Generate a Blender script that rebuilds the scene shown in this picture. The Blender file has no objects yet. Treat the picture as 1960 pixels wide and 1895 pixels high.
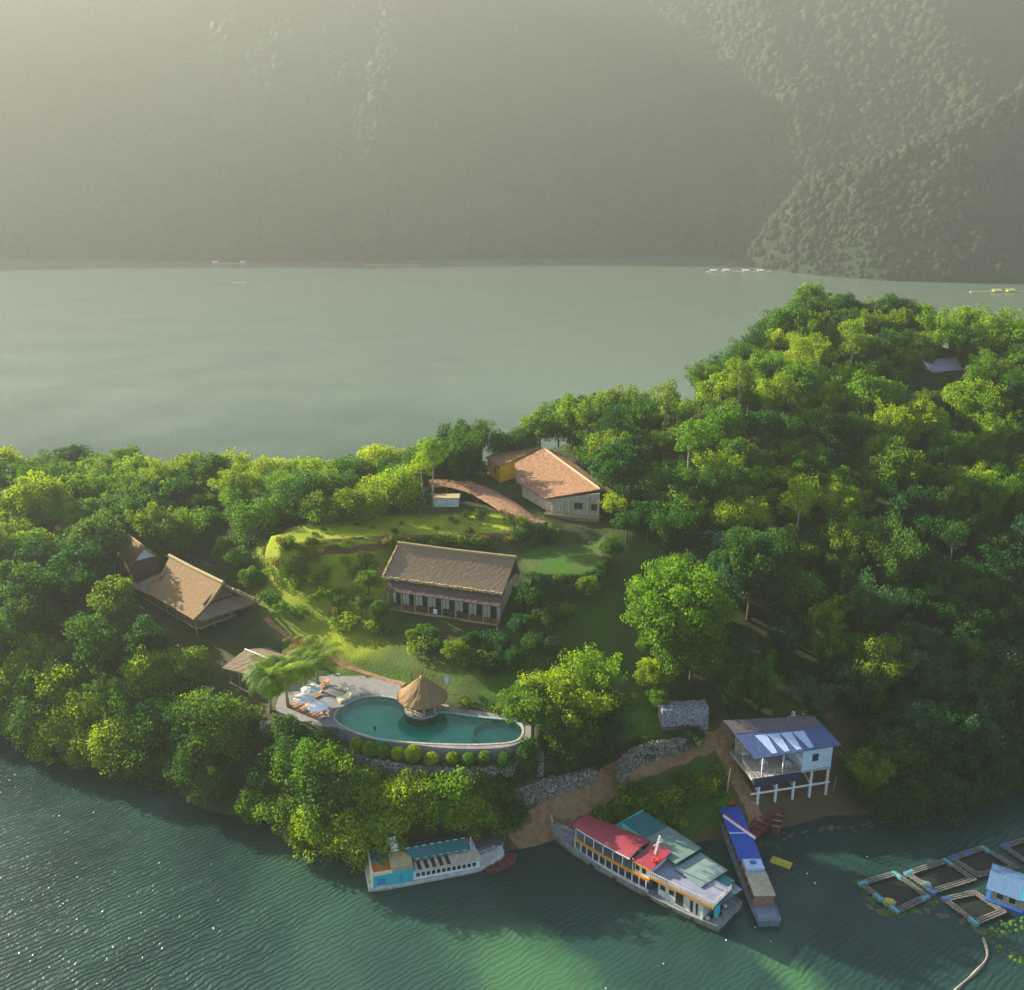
import bpy, bmesh, math, random
import numpy as np
from mathutils import Vector, Matrix, noise as mnoise
R = math.radians
random.seed(7); rng = np.random.default_rng(7)
scene = bpy.context.scene
COL = scene.collection

# ------------------------------------------------------------------ camera, sky, sun, exposure
F = 1800.; TILT = R(17.8); CT, ST = math.cos(TILT), math.sin(TILT); HC = 86.
cam_d = bpy.data.cameras.new('camera'); cam = bpy.data.objects.new('camera', cam_d); COL.objects.link(cam)
cam.location = (0, 0, HC); cam.rotation_euler = (R(90) - TILT, 0, 0)
cam_d.sensor_width = 36; cam_d.lens = F / 1960 * 36; cam_d.clip_start = 1; cam_d.clip_end = 9000
scene.camera = cam
SUN_EL, SUN_AZ = R(21), R(-56)          # azimuth measured from +Y towards +X
w = bpy.data.worlds.new('World'); scene.world = w; w.use_nodes = True
nt = w.node_tree; sky = nt.nodes.new('ShaderNodeTexSky'); sky.sky_type = 'NISHITA'; sky.sun_disc = False
sky.sun_elevation = SUN_EL; sky.sun_rotation = SUN_AZ; sky.air_density = 1.0; sky.dust_density = 2.0; sky.ozone_density = 1.0
bg = nt.nodes['Background']; nt.links.new(sky.outputs[0], bg.inputs[0]); bg.inputs[1].default_value = 0.06
sd = bpy.data.lights.new('sun', 'SUN'); sun = bpy.data.objects.new('sun', sd); COL.objects.link(sun)
sd.energy = 5.0; sd.angle = R(0.5); sd.color = (1.0, 0.89, 0.68)
sdir = Vector((math.sin(SUN_AZ) * math.cos(SUN_EL), math.cos(SUN_AZ) * math.cos(SUN_EL), math.sin(SUN_EL)))
sun.rotation_euler = sdir.to_track_quat('Z', 'Y').to_euler(); sun.location = (-200, 200, 300)
scene.view_settings.view_transform = 'Standard'; scene.view_settings.look = 'None'
scene.view_settings.exposure = 2.55; scene.view_settings.gamma = 1.0
cy = scene.cycles
cy.use_denoising = True; cy.max_bounces = 5; cy.diffuse_bounces = 2; cy.glossy_bounces = 2
cy.transmission_bounces = 3; cy.volume_bounces = 0; cy.transparent_max_bounces = 4
cy.sample_clamp_indirect = 4.0; cy.sample_clamp_direct = 2.5; cy.caustics_reflective = False; cy.caustics_refractive = False

# ------------------------------------------------------------------ maths helpers
def ray(px, py):                          # px, py: photograph in a 1960 x 1895 frame
    s = (px - 980) / F; t = (py - 947.5) / F
    return Vector((s, CT - t * ST, -(ST + t * CT)))
def P(px, py, e=0.):
    d = ray(px, py); k = (HC - e) / -d.z
    return Vector((d.x * k, d.y * k, e))
def proj(x, y, z):
    dz = z - HC; dep = y * CT - dz * ST
    return 980 + F * x / dep, 947.5 - F * (y * ST + dz * CT) / dep
def inpoly(x, y, poly):
    c = False; n = len(poly)
    for i in range(n):
        x1, y1 = poly[i]; x2, y2 = poly[i - 1]
        if (y1 > y) != (y2 > y) and x < (x2 - x1) * (y - y1) / (y2 - y1) + x1: c = not c
    return c
def inpoly_np(X, Y, poly):
    c = np.zeros(X.shape, bool); n = len(poly)
    for i in range(n):
        x1, y1 = poly[i]; x2, y2 = poly[i - 1]
        if y1 == y2: continue
        m = ((y1 > Y) != (y2 > Y)) & (X < (x2 - x1) * (Y - y1) / (y2 - y1) + x1); c ^= m
    return c
def dist_poly_np(X, Y, pts, closed=False):
    d = np.full(X.shape, 1e9); n = len(pts)
    for i in range(n if closed else n - 1):
        a = np.array(pts[i]); b = np.array(pts[(i + 1) % n]); ab = b - a; L = (ab ** 2).sum() + 1e-9
        t = np.clip(((X - a[0]) * ab[0] + (Y - a[1]) * ab[1]) / L, 0, 1)
        d = np.minimum(d, np.hypot(X - a[0] - t * ab[0], Y - a[1] - t * ab[1]))
    return d

# ------------------------------------------------------------------ materials
MATS = {}
def newmat(name):
    m = bpy.data.materials.new(name); m.use_nodes = True; MATS[name] = m
    return m, m.node_tree, m.node_tree.nodes['Principled BSDF']
def N(nt, kind, **kw):
    n = nt.nodes.new(kind)
    for k, v in kw.items(): setattr(n, k, v)
    return n
def ramp(nt, fac, stops):
    r = nt.nodes.new('ShaderNodeValToRGB'); cr = r.color_ramp
    while len(cr.elements) < len(stops): cr.elements.new(0.5)
    for e, (p, c) in zip(cr.elements, stops): e.position = p; e.color = (*c, 1)
    nt.links.new(fac, r.inputs[0]); return r
def noise(nt, scale, detail=4, rough=.55, coord='Object', vec=None, dist=0.):
    tc = nt.nodes.new('ShaderNodeTexCoord') if vec is None else None
    n = nt.nodes.new('ShaderNodeTexNoise'); n.inputs['Scale'].default_value = scale; n.inputs['Detail'].default_value = detail
    n.inputs['Roughness'].default_value = rough; n.inputs['Distortion'].default_value = dist
    nt.links.new(tc.outputs[coord] if vec is None else vec, n.inputs['Vector']); return n
def bump(nt, bs, h, strength=.5, dist=.1):
    b = nt.nodes.new('ShaderNodeBump'); b.inputs['Strength'].default_value = strength; b.inputs['Distance'].default_value = dist
    nt.links.new(h, b.inputs['Height']); nt.links.new(b.outputs[0], bs.inputs['Normal']); return b
def surf(name, c1, c2=None, scale=3., rough=.7, bmp=.3, bdist=.05, metal=0., stretch=None, lo=.35, hi=.65, spec=.4):
    """two-tone weathered surface"""
    m, nt, bs = newmat(name)
    c2 = c2 or tuple(x * .7 for x in c1)
    tc = N(nt, 'ShaderNodeTexCoord'); mp = N(nt, 'ShaderNodeMapping'); nt.links.new(tc.outputs['Object'], mp.inputs[0])
    if stretch: mp.inputs['Scale'].default_value = stretch
    n = noise(nt, scale, 6, .65, vec=mp.outputs[0]); r = ramp(nt, n.outputs[0], [(lo, c1), (hi, c2)])
    nt.links.new(r.outputs[0], bs.inputs['Base Color']); bs.inputs['Roughness'].default_value = rough
    bs.inputs['Metallic'].default_value = metal; bs.inputs['Specular IOR Level'].default_value = spec
    if bmp: bump(nt, bs, n.outputs[0], bmp, bdist)
    return m
def leafmat(name, c_dark, c_light, trans=.45, hue=.03):
    m, nt, bs = newmat(name)
    oi = N(nt, 'ShaderNodeObjectInfo'); n = noise(nt, .55, 3, .6); n2 = noise(nt, 3.1, 2, .6)
    a = N(nt, 'ShaderNodeMath', operation='MULTIPLY_ADD'); nt.links.new(n2.outputs[0], a.inputs[0]); a.inputs[1].default_value = .5
    nt.links.new(n.outputs[0], a.inputs[2])
    r = ramp(nt, a.outputs[0], [(.52, c_dark), (.98, c_light)])
    h = N(nt, 'ShaderNodeHueSaturation'); nt.links.new(r.outputs[0], h.inputs['Color'])
    mr = N(nt, 'ShaderNodeMapRange'); nt.links.new(oi.outputs['Random'], mr.inputs[0])
    mr.inputs['To Min'].default_value = .5 - hue; mr.inputs['To Max'].default_value = .5 + hue; nt.links.new(mr.outputs[0], h.inputs['Hue'])
    mv = N(nt, 'ShaderNodeMapRange'); nt.links.new(oi.outputs['Random'], mv.inputs[0])
    mv.inputs['To Min'].default_value = 1.2; mv.inputs['To Max'].default_value = .7; nt.links.new(mv.outputs[0], h.inputs['Value'])
    nt.links.new(h.outputs[0], bs.inputs['Base Color']); bs.inputs['Roughness'].default_value = .65; bs.inputs['Specular IOR Level'].default_value = .25
    tr = N(nt, 'ShaderNodeBsdfTranslucent'); h2 = N(nt, 'ShaderNodeHueSaturation'); h2.inputs['Hue'].default_value = .485
    h2.inputs['Saturation'].default_value = 1.1; h2.inputs['Value'].default_value = 1.5
    nt.links.new(h.outputs[0], h2.inputs['Color']); nt.links.new(h2.outputs[0], tr.inputs[0])
    mx = N(nt, 'ShaderNodeMixShader'); mx.inputs[0].default_value = trans
    nt.links.new(bs.outputs[0], mx.inputs[1]); nt.links.new(tr.outputs[0], mx.inputs[2])
    nt.links.new(mx.outputs[0], nt.nodes['Material Output'].inputs[0])
    return m
LEAF = [leafmat('leaf_yellow_green', (.055, .16, .003), (.225, .39, .004)),
        leafmat('leaf_mid_green', (.03, .10, .004), (.13, .27, .006)),
        leafmat('leaf_dark_green', (.010, .06, .008), (.045, .15, .014)),
        leafmat('leaf_blue_green', (.018, .08, .024), (.05, .15, .04)),
        leafmat('leaf_olive_gold', (.10, .11, .008), (.26, .22, .02))]
COLWORD = ['yellow-green', 'mid-green', 'dark green', 'bluish green', 'golden olive']
M = {}
M['bark'] = surf('bark', (.11, .085, .06), (.05, .04, .03), 4, .9, stretch=(1, 1, .2))
M['pale_bark'] = surf('pale_bark', (.38, .34, .26), (.2, .17, .12), 4, .85, stretch=(1, 1, .2))
M['culm'] = surf('bamboo_culm', (.14, .16, .05), (.07, .09, .03), 4, .6)

# ------------------------------------------------------------------ mesh builder and scene tree helpers
class MB:
    def __init__(s): s.v = []; s.f = []
    def add(s, vs, fs):
        o = len(s.v); s.v += [tuple(v) for v in vs]; s.f += [tuple(i + o for i in f) for f in fs]; return s
    def box(s, x0, x1, y0, y1, z0, z1):
        return s.add([(x0, y0, z0), (x1, y0, z0), (x1, y1, z0), (x0, y1, z0), (x0, y0, z1), (x1, y0, z1), (x1, y1, z1), (x0, y1, z1)],
                     [(0, 3, 2, 1), (4, 5, 6, 7), (0, 1, 5, 4), (1, 2, 6, 5), (2, 3, 7, 6), (3, 0, 4, 7)])
    def beam(s, p, q, w=.12, h=None):
        h = h or w; p = Vector(p); q = Vector(q); d = (q - p).normalized()
        up = Vector((0, 0, 1)) if abs(d.z) < .95 else Vector((0, 1, 0))
        a = d.cross(up).normalized() * w / 2; b = a.cross(d).normalized() * h / 2
        vs = [c + i * a + j * b for c in (p, q) for i, j in ((-1, -1), (1, -1), (1, 1), (-1, 1))]
        return s.add(vs, [(0, 1, 2, 3), (7, 6, 5, 4), (0, 4, 5, 1), (1, 5, 6, 2), (2, 6, 7, 3), (3, 7, 4, 0)])
    def tube(s, pts, r, n=8, cap=True):
        pts = [Vector(p) for p in pts]; rs = r if isinstance(r, (list, tuple)) else [r] * len(pts)
        vs = []; m = len(pts); ref = None
        for i, p in enumerate(pts):
            d = (pts[min(i + 1, m - 1)] - pts[max(i - 1, 0)]).normalized()
            if ref is None: ref = Vector((1, 0, 0)) if abs(d.x) < .9 else Vector((0, 1, 0))
            a = d.cross(ref).normalized(); b = d.cross(a).normalized(); ref = b.cross(d) if False else ref
            for k in range(n):
                t = 2 * math.pi * k / n; vs.append(p + (a * math.cos(t) + b * math.sin(t)) * rs[i])
        fs = [(i * n + k, i * n + (k + 1) % n, (i + 1) * n + (k + 1) % n, (i + 1) * n + k) for i in range(m - 1) for k in range(n)]
        if cap: fs += [tuple(range(n - 1, -1, -1)), tuple(range((m - 1) * n, m * n))]
        return s.add(vs, fs)
    def lathe(s, prof, n=24, c=(0, 0, 0)):
        vs = [(c[0] + r * math.cos(2 * math.pi * k / n), c[1] + r * math.sin(2 * math.pi * k / n), c[2] + z) for r, z in prof for k in range(n)]
        fs = [(i * n + k, i * n + (k + 1) % n, (i + 1) * n + (k + 1) % n, (i + 1) * n + k) for i in range(len(prof) - 1) for k in range(n)]
        return s.add(vs, fs)
    def prism(s, poly, z0, z1):
        n = len(poly); vs = [(x, y, z0) for x, y in poly] + [(x, y, z1) for x, y in poly]
        return s.add(vs, [tuple(range(n - 1, -1, -1)), tuple(range(n, 2 * n))] + [(i, (i + 1) % n, n + (i + 1) % n, n + i) for i in range(n)])
    def slab(s, q, th, nu=1, nv=1, rough=0., sag=0.):
        """thick sheet over the quad q (4 corners); bottom dropped by th; optionally subdivided with ragged surface"""
        q = [Vector(p) for p in q]; nn = (q[1] - q[0]).cross(q[3] - q[0]).normalized()
        if nn.z < 0: nn = -nn
        top = []; bot = []
        for j in range(nv + 1):
            for i in range(nu + 1):
                u, v = i / nu, j / nv
                p = (q[0] * (1 - u) + q[1] * u) * (1 - v) + (q[3] * (1 - u) + q[2] * u) * v
                p = p - Vector((0, 0, sag * math.sin(math.pi * v)))
                k = random.uniform(-rough, rough); top.append(p + nn * k); bot.append(p - nn * th)
        W = nu + 1; o = len(top); fs = []
        for j in range(nv):
            for i in range(nu):
                a = j * W + i; fs += [(a, a + 1, a + W + 1, a + W), (o + a + W, o + a + W + 1, o + a + 1, o + a)]
        for i in range(nu): fs += [(i + 1, i, o + i, o + i + 1), (nv * W + i, nv * W + i + 1, o + nv * W + i + 1, o + nv * W + i)]
        for j in range(nv): fs += [(j * W, (j + 1) * W, o + (j + 1) * W, o + j * W), ((j + 1) * W + nu, j * W + nu, o + j * W + nu, o + (j + 1) * W + nu)]
        return s.add(top + bot, fs)
    def build(s, name, mat, parent=None, smooth=False, label=None):
        me = bpy.data.meshes.new(name); me.from_pydata([tuple(v) for v in s.v], [], s.f)
        bm = bmesh.new(); bm.from_mesh(me); bmesh.ops.recalc_face_normals(bm, faces=bm.faces); bm.to_mesh(me); bm.free()
        if isinstance(mat, (list, tuple)):
            for x in mat: me.materials.append(x)
        else: me.materials.append(mat)
        if smooth: me.polygons.foreach_set('use_smooth', [True] * len(me.polygons))
        o = bpy.data.objects.new(name, me); COL.objects.link(o)
        if parent: o.parent = parent
        if label: o['label'] = label
        return o
def tag(o, label=None, cat=None, group=None, kind=None):
    if label: o['label'] = label
    if cat: o['category'] = cat
    if group: o['group'] = group
    if kind: o['kind'] = kind
    return o
def thing(name, label, cat, loc, rz=0., group=None):
    o = bpy.data.objects.new(name, None); COL.objects.link(o); o.empty_display_size = .3
    o.location = loc; o.rotation_euler = (0, 0, rz); return tag(o, label, cat, group)
def copy_tree(o, parent=None):
    c = o.copy(); COL.objects.link(c)
    if parent: c.parent = parent
    for ch in o.children: copy_tree(ch, c)
    return c
def npmesh(name, verts, faces, mats, matidx=None, smooth=False):
    me = bpy.data.meshes.new(name)
    nv, nf, k = len(verts), len(faces), faces.shape[1]
    me.vertices.add(nv); me.vertices.foreach_set('co', np.asarray(verts, np.float32).ravel())
    me.loops.add(nf * k); me.loops.foreach_set('vertex_index', np.asarray(faces, np.int32).ravel())
    me.polygons.add(nf); me.polygons.foreach_set('loop_start', np.arange(0, nf * k, k, dtype=np.int32))
    try: me.polygons.foreach_set('loop_total', np.full(nf, k, np.int32))
    except Exception: pass
    for m in mats: me.materials.append(m)
    if matidx is not None: me.polygons.foreach_set('material_index', np.asarray(matidx, np.int32))
    if smooth: me.polygons.foreach_set('use_smooth', np.ones(nf, bool))
    me.update(); me.validate(); return me

# ------------------------------------------------------------------ terrain of the peninsula
SHORE = [(-400, 1290), (-200, 1330), (0, 1385), (140, 1428), (330, 1488), (520, 1556), (680, 1622), (850, 1632), (985, 1625), (1050, 1610),
         (1180, 1606), (1380, 1602), (1480, 1592), (1640, 1560), (1840, 1520), (1960, 1480), (2200, 1400), (2500, 1330)]
CTL = [(-200, 1250, 4), (-200, 1100, 10), (-200, 960, 13), (100, 1200, 12), (250, 1250, 12), (370, 1238, 12.5), (50, 1050, 15), (150, 985, 16),
       (450, 1340, 10.4), (350, 1400, 6), (150, 1350, 5), (480, 1130, 14.5), (480, 1030, 19), (420, 985, 18), (300, 1060, 16),
       (600, 1250, 13), (700, 1283, 12.4), (900, 1292, 14), (950, 1310, 12.8), (850, 1235, 15), (740, 1200, 15), (960, 1225, 15.4), (600, 1180, 15.5), (620, 1110, 19.5),
       (520, 1040, 23), (640, 1020, 24.6), (760, 1012, 25), (960, 1008, 25), (880, 1042, 23.6), (700, 1048, 23), (540, 1120, 18), (560, 1060, 21.5),
       (1040, 1075, 22.5), (1130, 1075, 22.5), (1150, 1105, 21), (1050, 1112, 20.5), (1200, 1020, 25), (1120, 1010, 24.8), (1000, 985, 25.2), (1100, 905, 25.8), (1170, 945, 26), (1048, 1005, 25.2), (1065, 1022, 24.4), (1110, 1028, 23.5), (1000, 920, 25), (900, 945, 24.8), (830, 950, 24.6), (1230, 920, 28),
       (1240, 1130, 18), (1190, 1250, 13.6), (1100, 1310, 12), (1300, 1330, 10.5), (1310, 1395, 9), (1400, 1385, 8.2),
       (1380, 1415, 7.4), (1300, 1450, 5.6), (1150, 1520, 3), (1060, 1572, 1.2), (1320, 1520, 3.6), (1380, 1500, 4.6), (1250, 1585, .8), (1380, 1565, 1.6),
       (1200, 1450, 7), (1100, 1490, 6), (1000, 1510, 5.5), (960, 1560, 2.6), (1450, 1560, .8), (1580, 1540, .6), (1500, 1440, 5), (1560, 1400, 8), (1480, 1370, 9),
       (1060, 1440, 9.5), (1120, 1400, 10.5),
       (1400, 1150, 17), (1400, 1000, 25), (1400, 870, 33), (1400, 1290, 12),
       (1600, 1470, 3.6), (1600, 1250, 12), (1600, 1050, 20), (1600, 850, 33), (1600, 720, 42),
       (1850, 1460, 3.5), (1850, 1250, 12), (1850, 1050, 21), (1850, 850, 34), (2150, 1350, 4), (2150, 1150, 14), (2150, 950, 26), (2150, 750, 40),
       (700, 1505, 6.6), (800, 1512, 6.6), (900, 1512, 6.4), (600, 1470, 7.5), (540, 1430, 8.4), (960, 1500, 6.8), (850, 1575, 3)]
RIDGE = [(-300, 950, 12), (-100, 945, 13), (100, 938, 14), (300, 930, 16), (450, 930, 18), (600, 928, 20), (750, 918, 21), (850, 905, 22.5), (920, 890, 23.5), (990, 872, 24.5),
         (1100, 845, 27), (1180, 838, 29.5), (1260, 830, 32), (1380, 735, 42), (1450, 680, 45), (1540, 640, 47), (1700, 650, 47), (1850, 680, 44), (1960, 700, 42), (2250, 740, 38)]
pts = []
for x, y in SHORE:
    p = P(x, y, 0); pts.append((p.x, p.y, 0)); pts.append((p.x - 1, p.y - 9, -2.5)); pts.append((p.x - 4, p.y - 60, -7))
for x, y, e in CTL + RIDGE: p = P(x, y, e); pts.append((p.x, p.y, e))
for x, y, e in RIDGE:
    p = P(x, y, e); k = e * .75 + 14; pts += [(p.x, p.y + k * .5, e * .55), (p.x, p.y + k, 0), (p.x, p.y + k + 25, -6), (p.x, p.y + k + 80, -7)]
pts = np.array(pts)
A = np.hypot(pts[:, None, 0] - pts[None, :, 0], pts[:, None, 1] - pts[None, :, 1])
n_ = len(pts); B = np.zeros((n_ + 1, n_ + 1)); B[:n_, :n_] = A - np.eye(n_) * .4; B[:n_, n_] = 1; B[n_, :n_] = 1
sol = np.linalg.solve(B, np.append(pts[:, 2], 0)); wt, wc = sol[:-1], sol[-1]
def base_h(X, Y):
    out = np.full(X.shape, wc)
    for i in range(n_): out += wt[i] * np.hypot(X - pts[i, 0], Y - pts[i, 1])
    return out
def wpoly(pl, e): return [tuple(P(x, y, e)[:2]) for x, y in pl]
ZP = 12.0                                                    # level of the pool deck
_z5 = lambda a, b: ((600 + a / 2.97) * .8167, (1540 + b / 2.97) * .8167)
POOL_PX = [_z5(*q) for q in [(552, 420), (562, 388), (590, 355), (650, 318), (720, 290), (800, 276), (900, 279), (985, 298), (1035, 335), (1052, 378), (1100, 405), (1180, 415), (1240, 402),
           (1285, 385), (1350, 390), (1450, 406), (1600, 425), (1700, 434), (1790, 448), (1842, 480), (1850, 520), (1832, 560), (1790, 585), (1700, 598), (1500, 606), (1300, 602), (1100, 593),
           (900, 573), (800, 552), (700, 522), (620, 482), (572, 448)]]
def smooth_closed(p, n=4):
    out = []; L = len(p)
    for i in range(L):
        a, b, c, d = [np.array(p[(i + k) % L]) for k in (-1, 0, 1, 2)]
        for j in range(n):
            t = j / n; out.append(tuple(.5 * ((2 * b) + (-a + c) * t + (2 * a - 5 * b + 4 * c - d) * t * t + (-a + 3 * b - 3 * c + d) * t ** 3)))
    return out
def smooth_open(p, n=4):
    p = [np.array(q, float) for q in p]; q = [2 * p[0] - p[1]] + p + [2 * p[-1] - p[-2]]; out = []
    for i in range(1, len(q) - 2):
        a, b, c, d = q[i - 1:i + 3]
        for j in range(n):
            t = j / n; out.append(tuple(.5 * ((2 * b) + (-a + c) * t + (2 * a - 5 * b + 4 * c - d) * t * t + (-a + 3 * b - 3 * c + d) * t ** 3)))
    out.append(tuple(p[-1])); return out
POOL = smooth_closed(wpoly(POOL_PX, ZP), 4)
DECK_PX = [(528, 1352), (560, 1306), (640, 1288), (700, 1294), (760, 1310), (835, 1330), (862, 1352), (920, 1361), (980, 1371), (1015, 1388), (1018, 1408), (1000, 1420), (960, 1431), (880, 1433), (800, 1426), (700, 1408), (648, 1394), (560, 1380)]
DECKP = wpoly(DECK_PX, ZP)
LAWN_PX = [(520, 1026), (600, 1008), (700, 990), (780, 984), (860, 986), (960, 986), (985, 1008), (960, 1022), (860, 1024), (760, 1024), (640, 1034), (540, 1044)]
GREY_PX = [(1000, 1062), (1010, 1040), (1140, 1042), (1155, 1080), (1125, 1100), (1030, 1100)]
LEDGE = wpoly([(640, 1400), (700, 1420), (800, 1440), (880, 1446), (975, 1444), (990, 1456), (900, 1470), (800, 1466), (700, 1446), (640, 1424)], 10.2)
LAWN = wpoly(LAWN_PX, 25.); GREYL = wpoly(GREY_PX, 22.5)
PATH1 = [(990, 1622, .1), (1010, 1606, .3), (1060, 1572, 1.2), (1105, 1545, 2.2), (1150, 1520, 3.), (1220, 1485, 4.3), (1300, 1450, 5.6), (1350, 1430, 6.6), (1392, 1408, 7.6), (1398, 1388, 8.2)]
PATH2 = [(1385, 1425, 7.2), (1405, 1470, 5.6), (1425, 1510, 3.6), (1440, 1550, 1.4), (1450, 1585, .3)]
def wpath(pl): return smooth_open([tuple(P(x, y, e)) for x, y, e in pl], 5)
WP1, WP2 = wpath(PATH1), wpath(PATH2)
def height_np(X, Y):
    h = base_h(X, Y)
    def flat(h, poly, e, band, pad=0.):
        ins = inpoly_np(X, Y, poly); d = dist_poly_np(X, Y, poly, True)
        k = np.where(ins, 1., np.clip(1 - (d - pad) / band, 0, 1)); k = k * k * (3 - 2 * k)
        return h * (1 - k) + e * k
    h = flat(h, LAWN, 25., 2.5); h = flat(h, GREYL, 22.5, 2.)
    h = flat(h, DECKP, ZP - .06, 1.6, 1.3)
    h = flat(h, LEDGE, 10.2, .5)
    ip = inpoly_np(X, Y, POOL) | (dist_poly_np(X, Y, POOL, True) < 1.3); ip &= inpoly_np(X, Y, DECKP); h = np.where(ip, ZP - 2.2, h)
    return h
GX0, GX1, GY0, GY1, GS = -190., 215., 85., 400., 1.0
gx = np.arange(GX0, GX1 + .1, GS); gy = np.arange(GY0, GY1 + .1, GS)
GXX, GYY = np.meshgrid(gx, gy); HH = height_np(GXX, GYY)
def hgt(x, y):
    i = min(max((x - GX0) / GS, 0), len(gx) - 1.001); j = min(max((y - GY0) / GS, 0), len(gy) - 1.001)
    a, b = int(i), int(j); u, v = i - a, j - b
    return (HH[b, a] * (1 - u) + HH[b, a + 1] * u) * (1 - v) + (HH[b + 1, a] * (1 - u) + HH[b + 1, a + 1] * u) * v
def place(px, py, hc=0.):
    """ground point below the spot where something hc above the ground shows at px, py"""
    d = ray(px, py); y = 80.
    while y < 395:
        k = y / d.y; p = Vector((d.x * k, y, HC + d.z * k))
        if p.z <= hgt(p.x, p.y) + hc: return Vector((p.x, p.y, hgt(p.x, p.y)))
        y += .25
    return None

NGRID = len(gx) * len(gy)
hn = np.array([mnoise.noise(Vector((x * .09, y * .09, 0))) * .5 + mnoise.noise(Vector((x * .35, y * .35, 3))) * .18 for y in gy for x in gx]).reshape(HH.shape)
smoothm = inpoly_np(GXX, GYY, DECKP) | inpoly_np(GXX, GYY, LAWN) | inpoly_np(GXX, GYY, GREYL)
pd = np.minimum(dist_poly_np(GXX, GYY, [p[:2] for p in WP1]), dist_poly_np(GXX, GYY, [p[:2] for p in WP2]))
HH = HH + np.where(smoothm, 0, hn) * np.clip((pd - 1.5) / 3, 0, 1) * np.clip(HH / 2, 0, 1)
verts = np.stack([GXX.ravel(), GYY.ravel(), HH.ravel()], 1)
idx = np.arange(NGRID).reshape(HH.shape); faces = np.stack([idx[:-1, :-1], idx[:-1, 1:], idx[1:, 1:], idx[1:, :-1]], -1).reshape(-1, 4)
def rgb0(nt, c): r = N(nt, 'ShaderNodeRGB'); r.outputs[0].default_value = (*c, 1); return r.outputs[0]
m, nt, bs = newmat('ground')
at = N(nt, 'ShaderNodeAttribute', attribute_name='cover'); sp = N(nt, 'ShaderNodeSeparateColor'); nt.links.new(at.outputs['Color'], sp.inputs[0])
n1 = noise(nt, .35, 8, .7); n2 = noise(nt, 2.5, 6, .7)
forest = ramp(nt, n1.outputs[0], [(.35, (.018, .035, .010)), (.55, (.035, .06, .014)), (.7, (.06, .05, .025))])
grass = ramp(nt, n2.outputs[0], [(.3, (.02, .085, .006)), (.7, (.06, .16, .010))])
lawn = ramp(nt, n1.outputs[0], [(.3, (.20, .29, .006)), (.7, (.34, .38, .012))])
dirt = ramp(nt, n2.outputs[0], [(.3, (.10, .06, .03)), (.7, (.2, .13, .07))])
def mixc(nt, f, a, b):
    x = N(nt, 'ShaderNodeMix', data_type='RGBA'); nt.links.new(f, x.inputs[0]); nt.links.new(a, x.inputs[6]); nt.links.new(b, x.inputs[7]); return x.outputs[2]
n3 = noise(nt, .12, 4, .6); patch = ramp(nt, n3.outputs[0], [(.42, (0, 0, 0)), (.66, (.55, .55, .55))]); wear = rgb0(nt, (.10, .085, .03))
c = mixc(nt, sp.outputs[0], forest.outputs[0], grass.outputs[0]); c = mixc(nt, sp.outputs[1], c, lawn.outputs[0]); c = mixc(nt, patch.outputs[0], c, wear); c = mixc(nt, sp.outputs[2], c, dirt.outputs[0])
nt.links.new(c, bs.inputs['Base Color']); bs.inputs['Roughness'].default_value = .9; bs.inputs['Specular IOR Level'].default_value = .15
bump(nt, bs, n2.outputs[0], .8, .35)
me = npmesh('ground', verts, faces, [m], smooth=True)
def soft(poly_px, e, band):
    pl = wpoly(poly_px, e); ins = inpoly_np(GXX, GYY, pl); d = dist_poly_np(GXX, GYY, pl, True)
    return np.where(ins, np.clip(.5 + d / band, 0, 1), np.clip(.5 - d / band, 0, 1))
gr = np.maximum.reduce([soft([(560, 1130), (760, 1210), (860, 1250), (960, 1240), (1190, 1180), (1200, 1320), (1100, 1320), (960, 1330), (860, 1310), (760, 1300), (640, 1270), (560, 1200), (490, 1150)], 14, 5),
                        soft([(1180, 1540), (1250, 1500), (1360, 1445), (1385, 1470), (1400, 1560), (1380, 1590), (1180, 1600)], 3.5, 3), soft(GREY_PX, 22.5, 3), soft([(1180, 1000), (1270, 1060), (1260, 1300), (1380, 1360), (1200, 1360)], 15, 5)])
lw = np.maximum(soft(LAWN_PX, 25, 2), soft([(495, 1050), (540, 1040), (700, 1040), (740, 1060), (735, 1120), (725, 1180), (660, 1190), (560, 1160), (490, 1110)], 20, 6) * .95)
lw = np.clip(lw * (1 + hn * .9), 0, 1)
dr = np.clip(1.5 - np.abs(HH) / .9, 0, 1) * .5 * np.clip((GXX + 6) / 8, 0, 1); dr = np.maximum(dr, np.clip(1.5 - pd / 1.8, 0, 1) * .8)
dr = np.maximum(dr, soft([(1430, 1480), (1620, 1450), (1620, 1560), (1450, 1590)], 2, 3) * .7)
ca = me.color_attributes.new('cover', 'FLOAT_COLOR', 'POINT')
ca.data.foreach_set('color', np.stack([gr.ravel(), lw.ravel(), dr.ravel(), np.ones(NGRID)], 1).astype(np.float32).ravel())
o = bpy.data.objects.new('ground', me); COL.objects.link(o); tag(o, kind='structure')

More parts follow.
